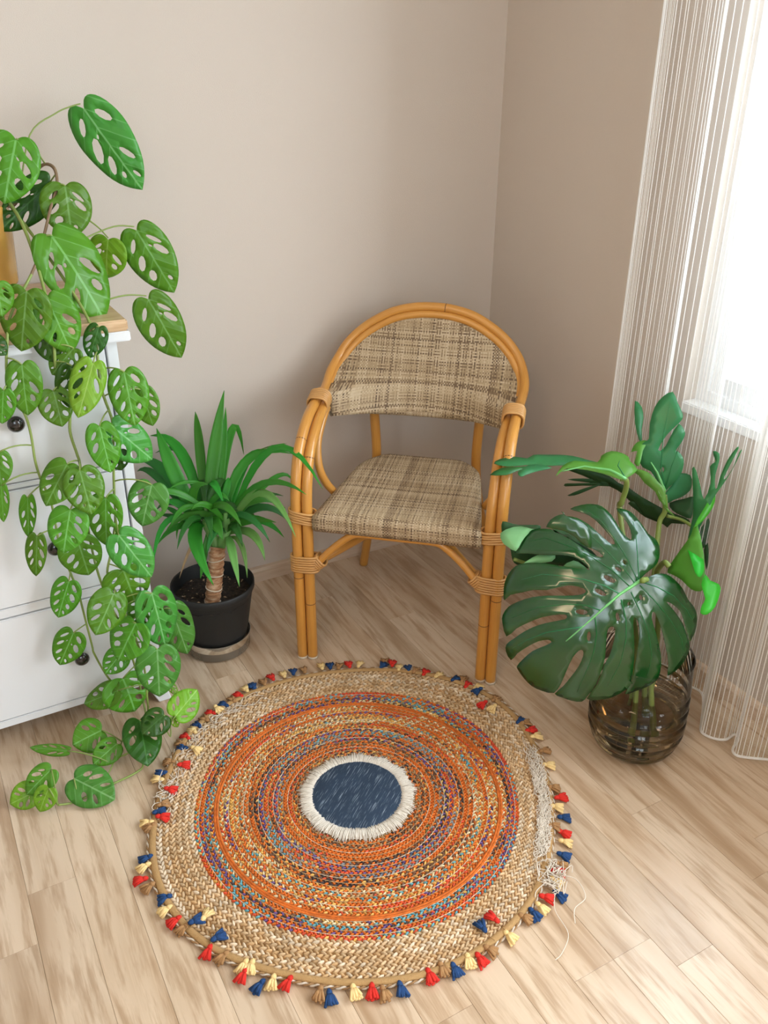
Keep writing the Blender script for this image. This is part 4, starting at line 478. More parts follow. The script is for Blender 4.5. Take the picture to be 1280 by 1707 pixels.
def back_fn(a, b):
    # a across, b from the lower edge up to the hoop
    x = (a * 2 - 1); z0 = .600 - .018 * (1 - x * x)
    zz = z0 + b * (.839 - z0)
    # half width of the hoop at this height
    hw = 0; yy = .3
    for p, q in zip(HP, HP[1:]):
        if p.x <= 0 and q.x <= .001 and (p.z - zz) * (q.z - zz) <= 0 and abs(q.z - p.z) > 1e-6:
            t = (zz - p.z) / (q.z - p.z); e = p.lerp(q, t); hw = max(hw, -e.x); yy = e.y
    if zz < HP[0].z: hw, yy = .243 - (HP[0].z - zz) * .25, HP[0].y + .03
    hw = max(hw - .008, .012)
    X = x * hw
    yc = .362 + (zz - z0) * .44
    y = yc + (yy - yc) * abs(x) ** 2.2
    return (X, y - .004, zz)
link('backrest', grid_mesh('backrest', lambda a, b: c2w(back_fn(a, b)), 28, 22, lambda a, b: (back_fn(a, b)[0] + .5, back_fn(a, b)[2]), .006), M['weave'], chair)
pole('back_rail', [(-.232, .262, .602), (-.19, .312, .596), (-.10, .353, .585), (0, .364, .583), (.10, .353, .585), (.19, .312, .596), (.232, .262, .602)], .0075, m='weave')
def seat_pt(a, b, top):
    x = a * 2 - 1; y = -.012 + b * .405
    hw = .207 - .05 * b; e = max(0, b - .72) / .28; hw *= math.sqrt(max(0.02, 1 - (e * .80) ** 2.4))
    ed = max(abs(x) ** 10, max(0, 1 - b / .05) ** 2, max(0, (b - .95) / .05) ** 2)
    z = .447 + .006 * b - .008 * ed - .004 * (1 - x * x) * (1 - (2 * b - 1) ** 2)
    return (x * hw, y, z)
mb = MB(); nu, nv = 24, 22; U = []
for i in range(nu + 1):
    for j in range(nv + 1):
        q = seat_pt(i / nu, j / nv, 1); mb.v.append(tuple(c2w(q))); U.append((q[0] * 1.0 + .7, q[1] + .5))
I = lambda i, j: i * (nv + 1) + j
for i in range(nu):
    for j in range(nv):
        q = [I(i, j), I(i + 1, j), I(i + 1, j + 1), I(i, j + 1)]; mb.face(q, [U[e] for e in q])
rim = [I(i, 0) for i in range(nu + 1)] + [I(nu, j) for j in range(1, nv + 1)] + [I(i, nv) for i in range(nu - 1, -1, -1)] + [I(0, j) for j in range(nv - 1, 0, -1)]
prev = rim; pz = 0; Ur = [U[e] for e in rim]; acc = [0]
for a, b in zip(rim, rim[1:]): acc.append(acc[-1] + (V(mb.v[a]) - V(mb.v[b])).length)
first = True
for dz, ins in ((.012, -.003), (.038, -.002), (.046, .006)):
    new = []; 
    for kx, e in enumerate(rim):
        p = V(mb.v[e]); c = c2w((0, .19, 0)); d = V((p.x - c.x, p.y - c.y, 0)).normalized()
        new.append(len(mb.v)); mb.v.append(tuple(p - d * ins - V((0, 0, dz))))
    for kx in range(len(rim)):
        k2 = (kx + 1) % len(rim); a2 = acc[k2] if k2 else acc[-1] + .01
        mb.face([prev[k2], prev[kx], new[kx], new[k2]], [(a2 + .493, .488 - pz), (acc[kx] + .493, .488 - pz), (acc[kx] + .493, .488 - dz), (a2 + .493, .488 - dz)])
    prev = new; pz = dz
mb.face(prev)
me = mb.mesh('seat'); bb = bmesh.new(); bb.from_mesh(me); bmesh.ops.recalc_face_normals(bb, faces=bb.faces[:]); bb.to_mesh(me); bb.free()
link('seat', me, M['weave'], chair)

# ------------------------------------------------------------------ white chest of drawers
CF = -.430     # plane of the drawer fronts
chest = thing('chest_of_drawers', (-1.68, -.22, 0), 'white three-drawer chest with brown wooden top against the pale wall', 'chest of drawers')
XR, XL = -1.244, -2.22
link('top_board', bbox('top_board', (XL - .022, CF - .024, .942), (XR + .022, -.016, .965), .003), M['topwood'], chest)
link('cornice', bbox('cornice', (XL - .022, CF - .026, .922), (XR + .024, -.02, .942), .002), M['white'], chest)
mb = MB(); mb.box((XL, CF + .018, .062), (XR, -.02, .922)); link('carcass', bevel_mesh(mb.mesh('carcass', False), .002, 1), M['white'], chest)
for x0, x1 in ((XR - .022, XR), (XL, XL + .022)):
    link('stile', bbox('stile', (x0, CF, .062), (x1, CF + .02, .922), .0015), M['white'], chest)
for z0, z1 in ((.6405, .6515), (.346, .368), (.062, .081)):
    link('rail', bbox('rail', (XL + .022, CF + .001, z0), (XR - .022, CF + .02, z1), .0015), M['white'], chest)
for z0, z1, kz, kx in ((.6545, .9185, .785, -1.463), (.371, .6375, .497, -1.435), (.084, .343, .203, -1.424)):
    d = link('drawer', bbox('drawer', (XL + .026, CF - .001, z0), (XR - .026, CF + .02, z1), .002), M['white'], chest)
    for kxx in (kx, -1.99):
        prof = [(.006, 0), (.006, .010), (.012, .013), (.0165, .018), (.0165, .022), (.012, .027), (.005, .029), (.0, .0295)]
        mb = MB(); seg = 20
        for i, (r, h) in enumerate(prof):
            for j in range(seg): t = 2 * PI * j / seg; mb.v.append((kxx + r * math.cos(t), CF - .001 - h, kz + r * math.sin(t)))
        for i in range(len(prof) - 1):
            for j in range(seg): j2 = (j + 1) % seg; mb.face([i * seg + j, i * seg + j2, (i + 1) * seg + j2, (i + 1) * seg + j])
        link('knob', mb.mesh('knob'), M['knob'], d)
for x, sx in ((XR, 1), (XL, -1)):
    for y in (CF + .002, -.07):
        mb = MB(); a = .045
        pts = [(x - sx * a, y, .062), (x, y, .062), (x, y + .045, .062), (x - sx * a, y + .045, .062), (x - sx * .03 + sx * .012, y - .004, 0), (x + sx * .014, y - .004, 0), (x + sx * .014, y + .04, 0), (x - sx * .03 + sx * .012, y + .04, 0)]
        mb.v += pts
        for q in ((0, 1, 2, 3), (4, 7, 6, 5), (0, 4, 5, 1), (1, 5, 6, 2), (2, 6, 7, 3), (3, 7, 4, 0)): mb.face(list(q))
        me = mb.mesh('leg', False); b = bmesh.new(); b.from_mesh(me); bmesh.ops.recalc_face_normals(b, faces=b.faces[:]); b.to_mesh(me); b.free()
        link('leg', bevel_mesh(me, .002, 1), M['white'], chest)
tag(link('wooden_riser', bbox('wooden_riser', (-1.66, -.32, .965), (-1.385, -.09, 1.006), .004), M['topwood']), 'low brown wooden block on the chest lifting the ochre pot', 'wooden block')

# ------------------------------------------------------------------ swiss-cheese vine in an ochre pot
vine = thing('hanging_monstera', (-1.475, -.205, 1.006), 'trailing green vine with holed leaves in an ochre pot, spilling over the white chest', 'potted plant')
pc = (-1.475, -.205, 1.006)
link('pot', MB().lathe([(0, 0), (.082, 0), (.092, .006), (.094, .012), (.099, .10), (.101, .158), (.099, .162), (.095, .160), (.093, .10), (.088, .02), (0, .015)], pc, 36).mesh('pot'), M['goldpot'], vine)
link('soil', MB().lathe([(0, .142), (.05, .145), (.0935, .135)], pc, 24).mesh('soil'), M['soil'], vine)
def cdt(outline, holes=(), step=.05, margin=.3):
    """fill a 2D outline with holes, adding inner points; returns verts2d, tris"""
    pts = [V(p) for p in outline]; n = len(pts); edges = [(i, (i + 1) % n) for i in range(n)]; allp = pts[:]
    for h in holes:
        b = len(allp); hp = [V(p) for p in h]; allp += hp; edges += [(b + i, b + (i + 1) % len(hp)) for i in range(len(hp))]
    def inside(p, poly):
        c = False; j = len(poly) - 1
        for i in range(len(poly)):
            a, b = poly[i], poly[j]
            if (a[1] > p[1]) != (b[1] > p[1]) and p[0] < (b[0] - a[0]) * (p[1] - a[1]) / (b[1] - a[1]) + a[0]: c = not c
            j = i
        return c
    def dist(p, poly):
        d = 9e9; P = V(p)
        for i in range(len(poly)):
            a = V(poly[i]); b = V(poly[(i + 1) % len(poly)]); e = b - a; t = max(0, min(1, (P - a).dot(e) / max(e.length_squared, 1e-12))); d = min(d, (P - a - e * t).length)
        return d
    xs = [p.x for p in pts]; ys = [p.y for p in pts]; y = min(ys); row = 0
    polys = [outline] + list(holes)
    while y < max(ys):
        x = min(xs) + (step / 2 if row % 2 else 0)
        while x < max(xs):
            p = (x, y)
            if inside(p, outline) and not any(inside(p, h) for h in holes) and min(dist(p, q) for q in polys) > step * margin: allp.append(V(p))
            x += step
        y += step * .87; row += 1
    ov, oe, of, *_ = delaunay_2d_cdt(allp, edges, [], 0, 1e-6)
    tris = []
    for f in of:
        c = (sum(ov[i][0] for i in f) / len(f), sum(ov[i][1] for i in f) / len(f))
        if inside(c, outline) and not any(inside(c, h) for h in holes): tris.append(list(f))
    return ov, tris
def thin_mesh(name, ov, tris, fn, thick, uvscale=1.0):
    mb = MB(); mb.v = [tuple(fn(p[0], p[1])) for p in ov]
    for t in tris: mb.face(t, [(ov[i][0] * uvscale, ov[i][1] * uvscale) for i in t])
    me = mb.mesh(name); b = bmesh.new(); b.from_mesh(me); bmesh.ops.recalc_face_normals(b, faces=b.faces[:])
    loose = [v for v in b.verts if not v.link_faces]; bmesh.ops.delete(b, geom=loose, context='VERTS')
    bmesh.ops.solidify(b, geom=b.faces[:], thickness=thick); b.to_mesh(me); b.free()
    me.polygons.foreach_set('use_smooth', [True] * len(me.polygons)); return me
def ellipse(cx, cy, rx, ry, rot, n=9):
    c, s_ = math.cos(rot), math.sin(rot)
    return [(cx + rx * math.cos(2 * PI * i / n) * c - ry * math.sin(2 * PI * i / n) * s_, cy + rx * math.cos(2 * PI * i / n) * s_ + ry * math.sin(2 * PI * i / n) * c) for i in range(n)]
rng = random.Random(11); VAR = []
half = [(.09, -.01), (.20, -.03), (.32, .01), (.42, .11), (.48, .24), (.50, .38), (.475, .54), (.40, .70), (.29, .83), (.16, .93), (.06, .985)]
for vno in range(8):
    sl, sr = rng.uniform(.86, 1.0), rng.uniform(.86, 1.0)
    hs = [(q.x, q.y) for q in catmull([V((0, .055, 0))] + [V((x, y, 0)) for x, y in half] + [V((0, 1.015, 0))], 2)][1:-1]
    out = [(0, .055)] + [(x * sr, y) for x, y in hs] + [(0, 1.015)] + [(-x * sl, y) for x, y in hs[::-1]]
    holes = []
    for sgn, sc in ((1, sr), (-1, sl)):
        for (cx, cy, L, W_) in ((.23, .20, .13, .042), (.255, .42, .15, .058), (.19, .63, .12, .054), (.105, .80, .06, .028), (.09, .31, .035, .016)):
            if rng.random() < (.45 if L < .07 else .12): continue
            L *= rng.uniform(.62, 1.05); W_ *= rng.uniform(.65, 1.3); cy += rng.uniform(-.035, .035)
            holes.append(ellipse(sgn * cx * sc, cy + .02, L, W_, sgn * math.radians(38 + 22 * cy) if sgn > 0 else math.radians(180 - (38 + 22 * cy))))
    ov, tr = cdt(out, holes, .075, .45); cv, dr, tw = rng.uniform(.25, .6), rng.uniform(.05, .30), rng.uniform(-.25, .25)
    ph = rng.uniform(0, 6)
    fn = lambda x, y: V((x, y, -cv * x * x + .10 * abs(x) - dr * (y - .35) ** 2 + tw * x * y + .018 * math.sin(11 * y + ph) * (1 if x > 0 else -1) * min(1, abs(x) * 4)))
    VAR.append(thin_mesh('leaf', ov, tr, fn, .006))
LM = {}
def vine_leaf_mesh(i, kd):
    if (i, kd) not in LM:
        m = VAR[i].copy(); m.materials.clear(); m.materials.append(M['leaf%d' % kd]); LM[(i, kd)] = m
    return LM[(i, kd)]
for q, (ax_, ay_) in enumerate(((.03, -.02), (-.01, -.03), (.02, .02), (.05, .0))):      # the vines climb out of the pot over its rim
    a0 = V((pc[0] + ax_, pc[1] + ay_, 1.142)); b0 = V(STEM[q][0]); STEM[q][:0] = [tuple(a0), tuple(a0.lerp(b0, .35) + V((0, 0, .05))), tuple(a0.lerp(b0, .75) + V((0, 0, .035)))]
stems = [catmull(s_, 5) for s_ in STEM]
for i, s_ in enumerate(stems):
    th = .0036 if i < 3 else .0022
    n = len(s_); mb = MB().tube(s_, [th * (1 - .35 * q / n) for q in range(n)], 6)
    me = mb.mesh('stem'); me.materials.append(M['stem'])
    if i == 0:
        me.materials.append(M['woody'])
        for p in me.polygons:
            if p.center.z > 1.06: p.material_index = 1
    link('stem', me, None, vine)
main = [q for i, s_ in enumerate(stems) for q in s_ if i < 3 or i >= 7]
endpt = [s_[-1] for s_ in stems[3:7]]
for li, d in enumerate(LEAF):
    B, Tp, nn, wd_, kd = V(d[0:3]), V(d[3:6]), V(d[6:9]), d[9], d[10]
    a = Tp - B; L_ = a.length; ay = a / L_; nz = (nn - ay * nn.dot(ay)).normalized(); ax = ay.cross(nz)
    o = link('leaf', vine_leaf_mesh(rng.randrange(8), kd), None, vine)
    R3 = Matrix((ax * wd_, ay * L_, nz * (wd_ + L_) * .42)).transposed().to_4x4(); R3.translation = B; o.matrix_basis = R3
    if min((B - e).length for e in endpt) > .01:
        tgt = min(main, key=lambda q: (q - B).length + (.25 * max(0, B.z - q.z - .05)))
        dd = (tgt - B).length
        if dd > .004:
            mid = (tgt + B) / 2 + V((0, -.01, .22 * dd)) ; q = B + ay * (L_ * .05)
            mb = MB().tube([tgt.lerp(mid, .0)] + [((1 - t) ** 2 * tgt + 2 * t * (1 - t) * mid + t * t * q) for t in (.17, .34, .5, .67, .84, 1)], .0016, 5)
            link('petiole', mb.mesh('petiole'), M['stem'], vine)

# ------------------------------------------------------------------ yucca
yc = (-1.05, -.27)
tag(link('plastic_saucer', MB().lathe([(0, .002), (.080, .002), (.086, .006), (.088, .05), (.0905, .052), (.0895, .049), (.0845, .008), (.078, .0045), (0, .0045)], (*yc, 0), 40).mesh('plastic_saucer'), M['clear2']), 'clear grey plastic saucer under the black yucca pot', 'saucer')
yuc = thing('yucca_plant', (*yc, .005), 'yucca with two leaf heads in a black plastic pot on the floor', 'potted plant')
link('pot', MB().lathe([(0, .044), (.074, .044), (.080, .046), (.084, .062), (.1035, .178), (.1065, .182), (.110, .190), (.110, .203), (.1075, .205), (.1055, .20), (.101, .172), (.080, .07), (0, .055)], (*yc, 0), 44).mesh('pot'), M['blackpot'], yuc)
mb = MB(); g = random.Random(3); rings = 7; seg = 30; mb.v.append((*yc, .172))
for i in range(1, rings + 1):
    for j in range(seg): t = 2 * PI * j / seg; r = .1025 * i / rings; mb.v.append((yc[0] + r * math.cos(t), yc[1] + r * math.sin(t), .168 + g.uniform(-.005, .006) - .004 * (i == rings)))
for j in range(seg): mb.face([0, 1 + j, 1 + (j + 1) % seg])
for i in range(rings - 1):
    for j in range(seg): mb.face([1 + i * seg + j, 1 + (i + 1) * seg + j, 1 + (i + 1) * seg + (j + 1) % seg, 1 + i * seg + (j + 1) % seg])
soil = link('soil', mb.mesh('soil'), M['soil'], yuc)
mb = MB()
for i in range(60):
    t = g.uniform(0, 2 * PI); r = .095 * math.sqrt(g.random()); p = V((yc[0] + r * math.cos(t), yc[1] + r * math.sin(t), .176)); a = g.uniform(0, PI); s_ = g.uniform(.002, .0055)
    i0 = len(mb.v); dx = V((math.cos(a), math.sin(a), g.uniform(-.3, .3))) * s_; dy = V((-math.sin(a), math.cos(a), 0)) * s_ * .45
    mb.v += [tuple(p - dx), tuple(p + dy), tuple(p + dx), tuple(p - dy), tuple(p + V((0, 0, .003)))]
    for q in ((0, 3, 4), (3, 2, 4), (2, 1, 4), (1, 0, 4)): mb.face([i0 + e for e in q])
o = link('bark_chips', mb.mesh('bark_chips', False), M['chip'], yuc); o['kind'] = 'stuff'
tb = V((-1.068, -.31, .16)); t1, t2, t3, hL, hR = [V(q) for q in YTRUNK]
P = catmull([tb, tb.lerp(t2, .35), t2.lerp(tb, .35), t2, t3], 6)
link('trunk', MB().tube(P, [.0195 + .0016 * math.sin(i * 1.9) for i in range(len(P))], 14).mesh('trunk'), M['bark'], yuc)
g = random.Random(8)
for i in range(11):
    q = P[2 + i * (len(P) - 4) // 11]; mb = MB(); ring = [q + V((.0203 * math.cos(a), .0203 * math.sin(a), .004 * math.sin(a * 1 + i * 1.7))) for a in [2 * PI * j / 14 for j in range(14)]]
    link('trunk_scar', MB().tube(ring, .0017, 5, closed=True).mesh('trunk_scar'), M['tip'] if i % 3 == 0 else M['bark'], yuc)
link('branch', MB().tube(catmull([t3 - V((0, 0, .02)), t3.lerp(hL, .6), hL, hL + V((0, 0, .05))], 4), [.013] * 8 + [.013, .013, .010, .008, .005][:5], 10).mesh('branch'), M['yu3'], yuc)
link('branch', MB().tube(catmull([t3 - V((0, 0, .02)), t3.lerp(hR, .6), hR, hR + V((0, 0, .05))], 4), [.013] * 8 + [.013, .013, .010, .008, .005][:5], 10).mesh('branch'), M['yu3'], yuc)
def blade(B, Mi, Tp, w, m, parent, name='leaf', fold=.22, hint=V((0, -.4, 1)), nseg=10):
    """sword-shaped leaf: quadratic spine, tapering, folded along the middle"""
    C2 = Mi * 2 - (B + Tp) / 2; sp = [(1 - t) ** 2 * B + 2 * t * (1 - t) * C2 + t * t * Tp for t in [i / nseg for i in range(nseg + 1)]]
    mb = MB(); ts = []
    for i, p in enumerate(sp):
        t = i / nseg; T = (sp[min(nseg, i + 1)] - sp[max(0, i - 1)]).normalized(); side = T.cross(hint)
        side = side.normalized() if side.length > .05 else T.orthogonal().normalized(); nn = side.cross(T)
        prof = (.45 + .55 * min(1, t / .35)) * (1 - max(0, (t - .45) / .55) ** 1.8); hw = w / 2 * max(prof, .015)
        mb.v += [tuple(p - side * hw + nn * hw * fold), tuple(p - side * hw * .5 + nn * hw * fold * .3), tuple(p), tuple(p + side * hw * .5 + nn * hw * fold * .3), tuple(p + side * hw + nn * hw * fold)]
    for i in range(nseg):
        for j in range(4): mb.face([i * 5 + j, i * 5 + j + 1, (i + 1) * 5 + j + 1, (i + 1) * 5 + j], [(j / 4 - .5, i / nseg)] * 4)
    me = mb.mesh(name); b = bmesh.new(); b.from_mesh(me); bmesh.ops.solidify(b, geom=b.faces[:], thickness=.0009); b.to_mesh(me); b.free()
    me.polygons.foreach_set('use_smooth', [True] * len(me.polygons)); return link(name, me, m, parent)
camd = V((-.25, -.85, .46))
for d in BLADE:
    B, Mi, Tp = V(d[0:3]), V(d[3:6]), V(d[6:9])
    Tn = (Tp - B).normalized(); hint = (V((0, 0, 1)) * .5 + camd) if Tn.z < .75 else camd
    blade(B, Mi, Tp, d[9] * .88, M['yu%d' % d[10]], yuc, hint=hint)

g = random.Random(40)
for hd, n_ in ((hL, 13), (hR, 11)):
    for i in range(n_):
        a = 2 * PI * (i + g.uniform(-.3, .3)) / n_; el = g.uniform(.15, 1.1); L_ = g.uniform(.10, .17)
        dr = V((math.cos(a) * math.cos(el), math.sin(a) * math.cos(el), math.sin(el))); B = hd + V((0, 0, g.uniform(-.01, .05)))
        Tp = B + dr * L_ - V((0, 0, .05 * math.cos(el))); Tp.y = min(Tp.y, -.02)
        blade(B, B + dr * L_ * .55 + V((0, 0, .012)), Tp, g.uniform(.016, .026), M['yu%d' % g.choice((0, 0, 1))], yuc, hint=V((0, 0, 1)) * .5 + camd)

# ------------------------------------------------------------------ large plastic jug with monstera cuttings
jc = (-.334, -1.116, 0)
prof = [(0, .004), (.048, .002), (.062, .004), (.074, .011), (.0845, .019)]
z = .018
def wall_r(z): return .080 + .029 * math.sin(min(1, z / .085) * PI / 2) - .008 * max(0, (z - .14) / .12)
ribs = (.045, .078, .111, .144, .175)
zz = .022
while zz < .262:
    r = wall_r(zz)
    for rb in ribs: r -= .0062 * math.exp(-((zz - rb) / .0040) ** 2)
    prof.append((r, zz)); zz += .003
jug = thing('plastic_jug', jc, 'clear ribbed plastic jug of water on the floor under the big monstera leaf', 'jug')
inner = [(max(0, r - .0015), z_ + .0) for r, z_ in prof[::-1]]
link('jug_wall', MB().lathe(prof + [(prof[-1][0] + .002, .264), (prof[-1][0] - .0015, .266)], jc, 56).mesh('jug_wall'), M['clear'], jug)
WL = .132
wp = [(0, .0075)] + [(r - .0022, max(z_, .008)) for r, z_ in prof[2:] if z_ < WL]
link('water', MB().lathe(wp + [(wp[-1][0], WL), (0, WL)], jc, 56).mesh('water'), M['water'], jug)
mon = thing('monstera_cuttings', (-.325, -1.112, .02), 'monstera cuttings with big split leaves standing in the water jug', 'plant')
for i, p in enumerate(PET):
    link('petiole', MB().tube(catmull(p, 6), .0062 if i < 4 else .004, 10).mesh('petiole'), M['petiole'], mon)
def mon_leaf(key, m, cup=.6, wav=.004, step=.016, name='leaf', parent=mon, veins=0.0, fwd=0.0, thick=.0009):
    D = MON[key]; o, a, b = V(D['o']), V(D['a']), V(D['b']); nrm = a.cross(b)
    if nrm.dot(V((-1.607, -2.192, 1.4)) - o) < 0: nrm = -nrm
    allp = [p for q in D['polys'] for p in q]; cx = sum(p[0] for p in allp) / len(allp); cy = sum(p[1] for p in allp) / len(allp)
    vs = [[V(p) for p in v] for v in D['veins']]
    def dv(x, y):
        d = 1.0; P = V((x, y))
        for v in vs:
            for p, q in zip(v, v[1:]):
                e = q - p; t = max(0, min(1, (P - p).dot(e) / e.length_squared)); d = min(d, (P - p - e * t).length)
        return d
    def f(x, y, lift=0.0):
        h = -cup * ((x - cx) ** 2 + (y - cy) ** 2) + wav * math.sin(x * 46 + 1) * math.cos(y * 38) + fwd
        if veins: h += veins * min(1, dv(x, y) / .022) ** 1.0
        return o + a * x + b * y + nrm * (h + lift)
    objs = []
    for q in D['polys']:
        q = [(e.x, e.y) for e in catmull([V((*e, 0)) for e in q], 2, True)]
        ov, tr = cdt(q, D['holes'], step, .45); objs.append(link(name, thin_mesh(name, ov, tr, f, thick), m, parent))
    if vs:
        for i, v in enumerate(vs):
            pts = []
            for p, q in zip(v, v[1:]): pts += [p.lerp(q, t) for t in (0, .25, .5, .75)]
            pts.append(v[-1]); n = len(pts); r0 = .0042 if i == 0 else .0016
            link('vein' if i else 'midrib', MB().tube([f(p.x, p.y, .0004) for p in pts], [r0 * (1 - .75 * j / n) for j in range(n)], 6).mesh('vein'), M['mo_vein'] if i == 0 else M['mo_rib'], objs[0])
    return objs
M['mo_rib'] = leaf_mat('monstera_rib', (.02, .20, .06), (.03, .23, .07), (.05, .3, .06), .35)
mon_leaf('back', M['mo_dark'], .5, .004, .02)
mon_leaf('pale', M['mo_pale'], 1.5, .002, .02, 'leaf_lobe')
mon_leaf('hero', M['mo_hero'], 1.7, .003, .0125, veins=.0035)
mon_leaf('curl', M['mo_hero'], 1.5, .002, .014, 'curled_lobe', fwd=.012)
mon_leaf('dark', M['mo_dark'], .2, .003, .02); mon_leaf('dark2', M['mo_dark'], 1.0, .003, .016)
mon_leaf('upright', M['mo_mid'], 1.0, .003, .014, veins=.003); mon_leaf('lobes', M['mo_mid'], 1.2, .002, .014, 'leaf_lobe'); mon_leaf('curled', M['mo_olive'], 1.5, .002, .012, 'curled_lobe')
mon_leaf('flat', M['mo_mid'], .3, .002, .016, 'leaf_lobe'); mon_leaf('flat2', M['mo_olive'], .8, .003, .014, veins=.002)
mon_leaf('fingers', M['mo_mid'], .4, .002, .012, 'leaf_lobe'); mon_leaf('side', M['mo_olive'], .8, .003, .016); mon_leaf('sidebright', M['mo_bright'], 2.0, .002, .014, 'curled_lobe'); mon_leaf('bright', M['mo_bright'], 1.5, .001, .014, 'curled_lobe')
# ------------------------------------------------------------------ round braided rug
RC = V((-.975, -.958)); EA = [e[0] for e in EDGE]; ER = [e[1] for e in EDGE]
def edge_r(t):
    t = (t + PI) % (2 * PI) - PI
    return float(np.interp(t, EA, ER, period=2 * PI))
ea = np.linspace(-PI, PI, 721); er = np.array([edge_r(t) for t in ea])
ker = np.ones(41) / 41; er_s = np.convolve(np.concatenate([er[-60:-1], er, er[1:60]]), ker, 'same')[59:59 + 721]
def edge_s(t): return float(np.interp((t + PI) % (2 * PI) - PI, ea, er_s))
def ring_r(f, t):
    """f: nominal radius; rings grow from true circles at the middle to the rug's own outline at its rim"""
    k = max(0, min(1, (f - .30) / (.445 - .30))); return f * (1 - k) + (f / .445) * edge_s(t) * k
def rp(f, t, z): r = ring_r(f, t); return V((RC.x + r * math.cos(t), RC.y + r * math.sin(t), z))
rug = thing('braided_rug', (RC.x, RC.y, 0), 'round braided jute rug with orange bands, blue centre and coloured tassels on the floor', 'rug')
mb = MB(); n = 96; mb.v.append((RC.x, RC.y, .0045)); mb.v.append((RC.x, RC.y, .0005))
for z_ in (.0045, .0005):
    for j in range(n): mb.v.append(tuple(rp(.447, 2 * PI * j / n, z_)))
for j in range(n):
    j2 = (j + 1) % n; mb.face([0, 2 + j, 2 + j2]); mb.face([1, 2 + n + j2, 2 + n + j]); mb.face([2 + j, 2 + n + j, 2 + n + j2, 2 + j2])
link('backing', mb.mesh('backing', False), M['jutecord'], rug)
# lobe template: a low dome
LV = []; nl = 8
for ph, zz in ((0, 0.0), (.55, .55), (1.05, .87)):
    for j in range(nl): t = 2 * PI * j / nl; LV.append((math.cos(t) * math.cos(ph), math.sin(t) * math.cos(ph), zz))
LV.append((0, 0, 1)); LV = np.array(LV)
LF = []
for i in range(2):
    for j in range(nl): j2 = (j + 1) % nl; LF.append((i * nl + j, i * nl + j2, (i + 1) * nl + j2, (i + 1) * nl + j))
for j in range(nl): LF.append((2 * nl + j, 2 * nl + (j + 1) % nl, 3 * nl))
g = random.Random(21)
C_ = dict(o=(.64, .145, .014), r=(.66, .085, .03), y=(.72, .40, .10), c=(.74, .60, .36), d=(.055, .035, .035), n=(.16, .075, .04), p=(.14, .075, .22), t=(.13, .36, .42), b=(.09, .12, .19), l=(.10, .11, .04), j=(.52, .325, .155), J=(.62, .43, .245), k=(.36, .20, .085), w=(.70, .56, .40), g=(.25, .25, .26))
def braid(rad, width, pitch, pal, ht=.0055, ang=36, weights=None, pairs=True):
    N_ = int(2 * PI * rad / pitch); vs = []; cols = []; fs = []
    runs = ['o' if pal[0] not in 'jJ' else 'j', g.choice(pal), g.choice(pal)]
    for i in range(N_):
        for row in (-1, 1):
            t = 2 * PI * (i + (.5 if row > 0 else 0) + g.uniform(-.08, .08)) / N_; r = rad + row * width * .23
            q3 = (i * 2 + (row > 0)) % 3
            if g.random() < .22: runs[q3] = g.choice(pal) if q3 else g.choice('oooooory' if '#' not in pal and pal[0] not in 'jJ' else pal)
            c = C_[runs[(i * 2 + (row > 0)) % 3]]; v = g.uniform(.78, 1.2); c = (c[0] * v, c[1] * v, c[2] * v, 1)
            a = t + PI / 2 + row * math.radians(ang + g.uniform(-6, 6)); ca, sa = math.cos(a), math.sin(a)
            hl = pitch * .66 * g.uniform(.92, 1.1); hw = width * .235; h = ht * g.uniform(.85, 1.12)
            p = rp(r, t, .0045); X = LV[:, 0] * hl; Y = LV[:, 1] * hw
            b0 = len(vs)
            vs.extend(zip((p.x + X * ca - Y * sa).tolist(), (p.y + X * sa + Y * ca).tolist(), (.0045 + LV[:, 2] * h).tolist()))
            fs.extend([tuple(b0 + q for q in f) for f in LF]); cols.extend([c] * len(LV))
    me = bpy.data.meshes.new('braid_ring'); me.from_pydata(vs, [], fs)
    at = me.color_attributes.new('Col', 'FLOAT_COLOR', 'POINT'); at.data.foreach_set('color', np.array(cols, dtype=np.float32).ravel())
    me.polygons.foreach_set('use_smooth', [True] * len(me.polygons)); link('braid_ring', me, M['strand'], rug)
def stitch(rad, w=.0016, c='w', z=.0068, name='stitch_ring'):
    n = int(2 * PI * rad / .006); mb = MB(); 
    mb.tube([rp(rad + .0008 * (i % 2), 2 * PI * i / n, z + .0009 * (i % 2)) for i in range(n)], w, 5, closed=True)
    me = mb.mesh(name); at = me.color_attributes.new('Col', 'FLOAT_COLOR', 'POINT'); cc = []
    for i in range(n):
        v = g.uniform(.7, 1.15); cc += [(C_[c][0] * v, C_[c][1] * v, C_[c][2] * v, 1)] * 5
    at.data.foreach_set('color', np.array(cc, dtype=np.float32).ravel()); link(name, me, M['strand'], rug)
bands = ['ndoykn', 'ndoynk', 'ooonnr', 'ooooon', 'olgnoo', 'dnpnog', 'pgrdbn', 'tbgpro', 'gtpbno', 'ondnoy', 'oyndoo', 'oycnoj', 'yccntj', 'tycooc', 'oypyoc', 'oyprcy', 'yooorc', '#', 'opytcn', 'ptdpon', 'opttrr', 'rrrpto']
r0, r1 = .122, .352; wB = (r1 - r0) / len(bands)
for i, pal in enumerate(bands):
    rm = r0 + wB * (i + .5)
    if pal == '#':
        for q in (-.24, .24):
            stitch(rm + q * wB, .0030, 'o', .0075, 'orange_cord')
    else: braid(rm, wB * .93, .0086, pal, .0050)
    if i: stitch(r0 + wB * i, .0009, 'j' if i % 3 else 'w', .0072)
r2 = .432; nJ = 6; wJ = (r2 - r1) / nJ
for i in range(nJ): braid(r1 + wJ * (i + .5), wJ * .98, .0122, 'jJJJJwwJj', .0060, 32)
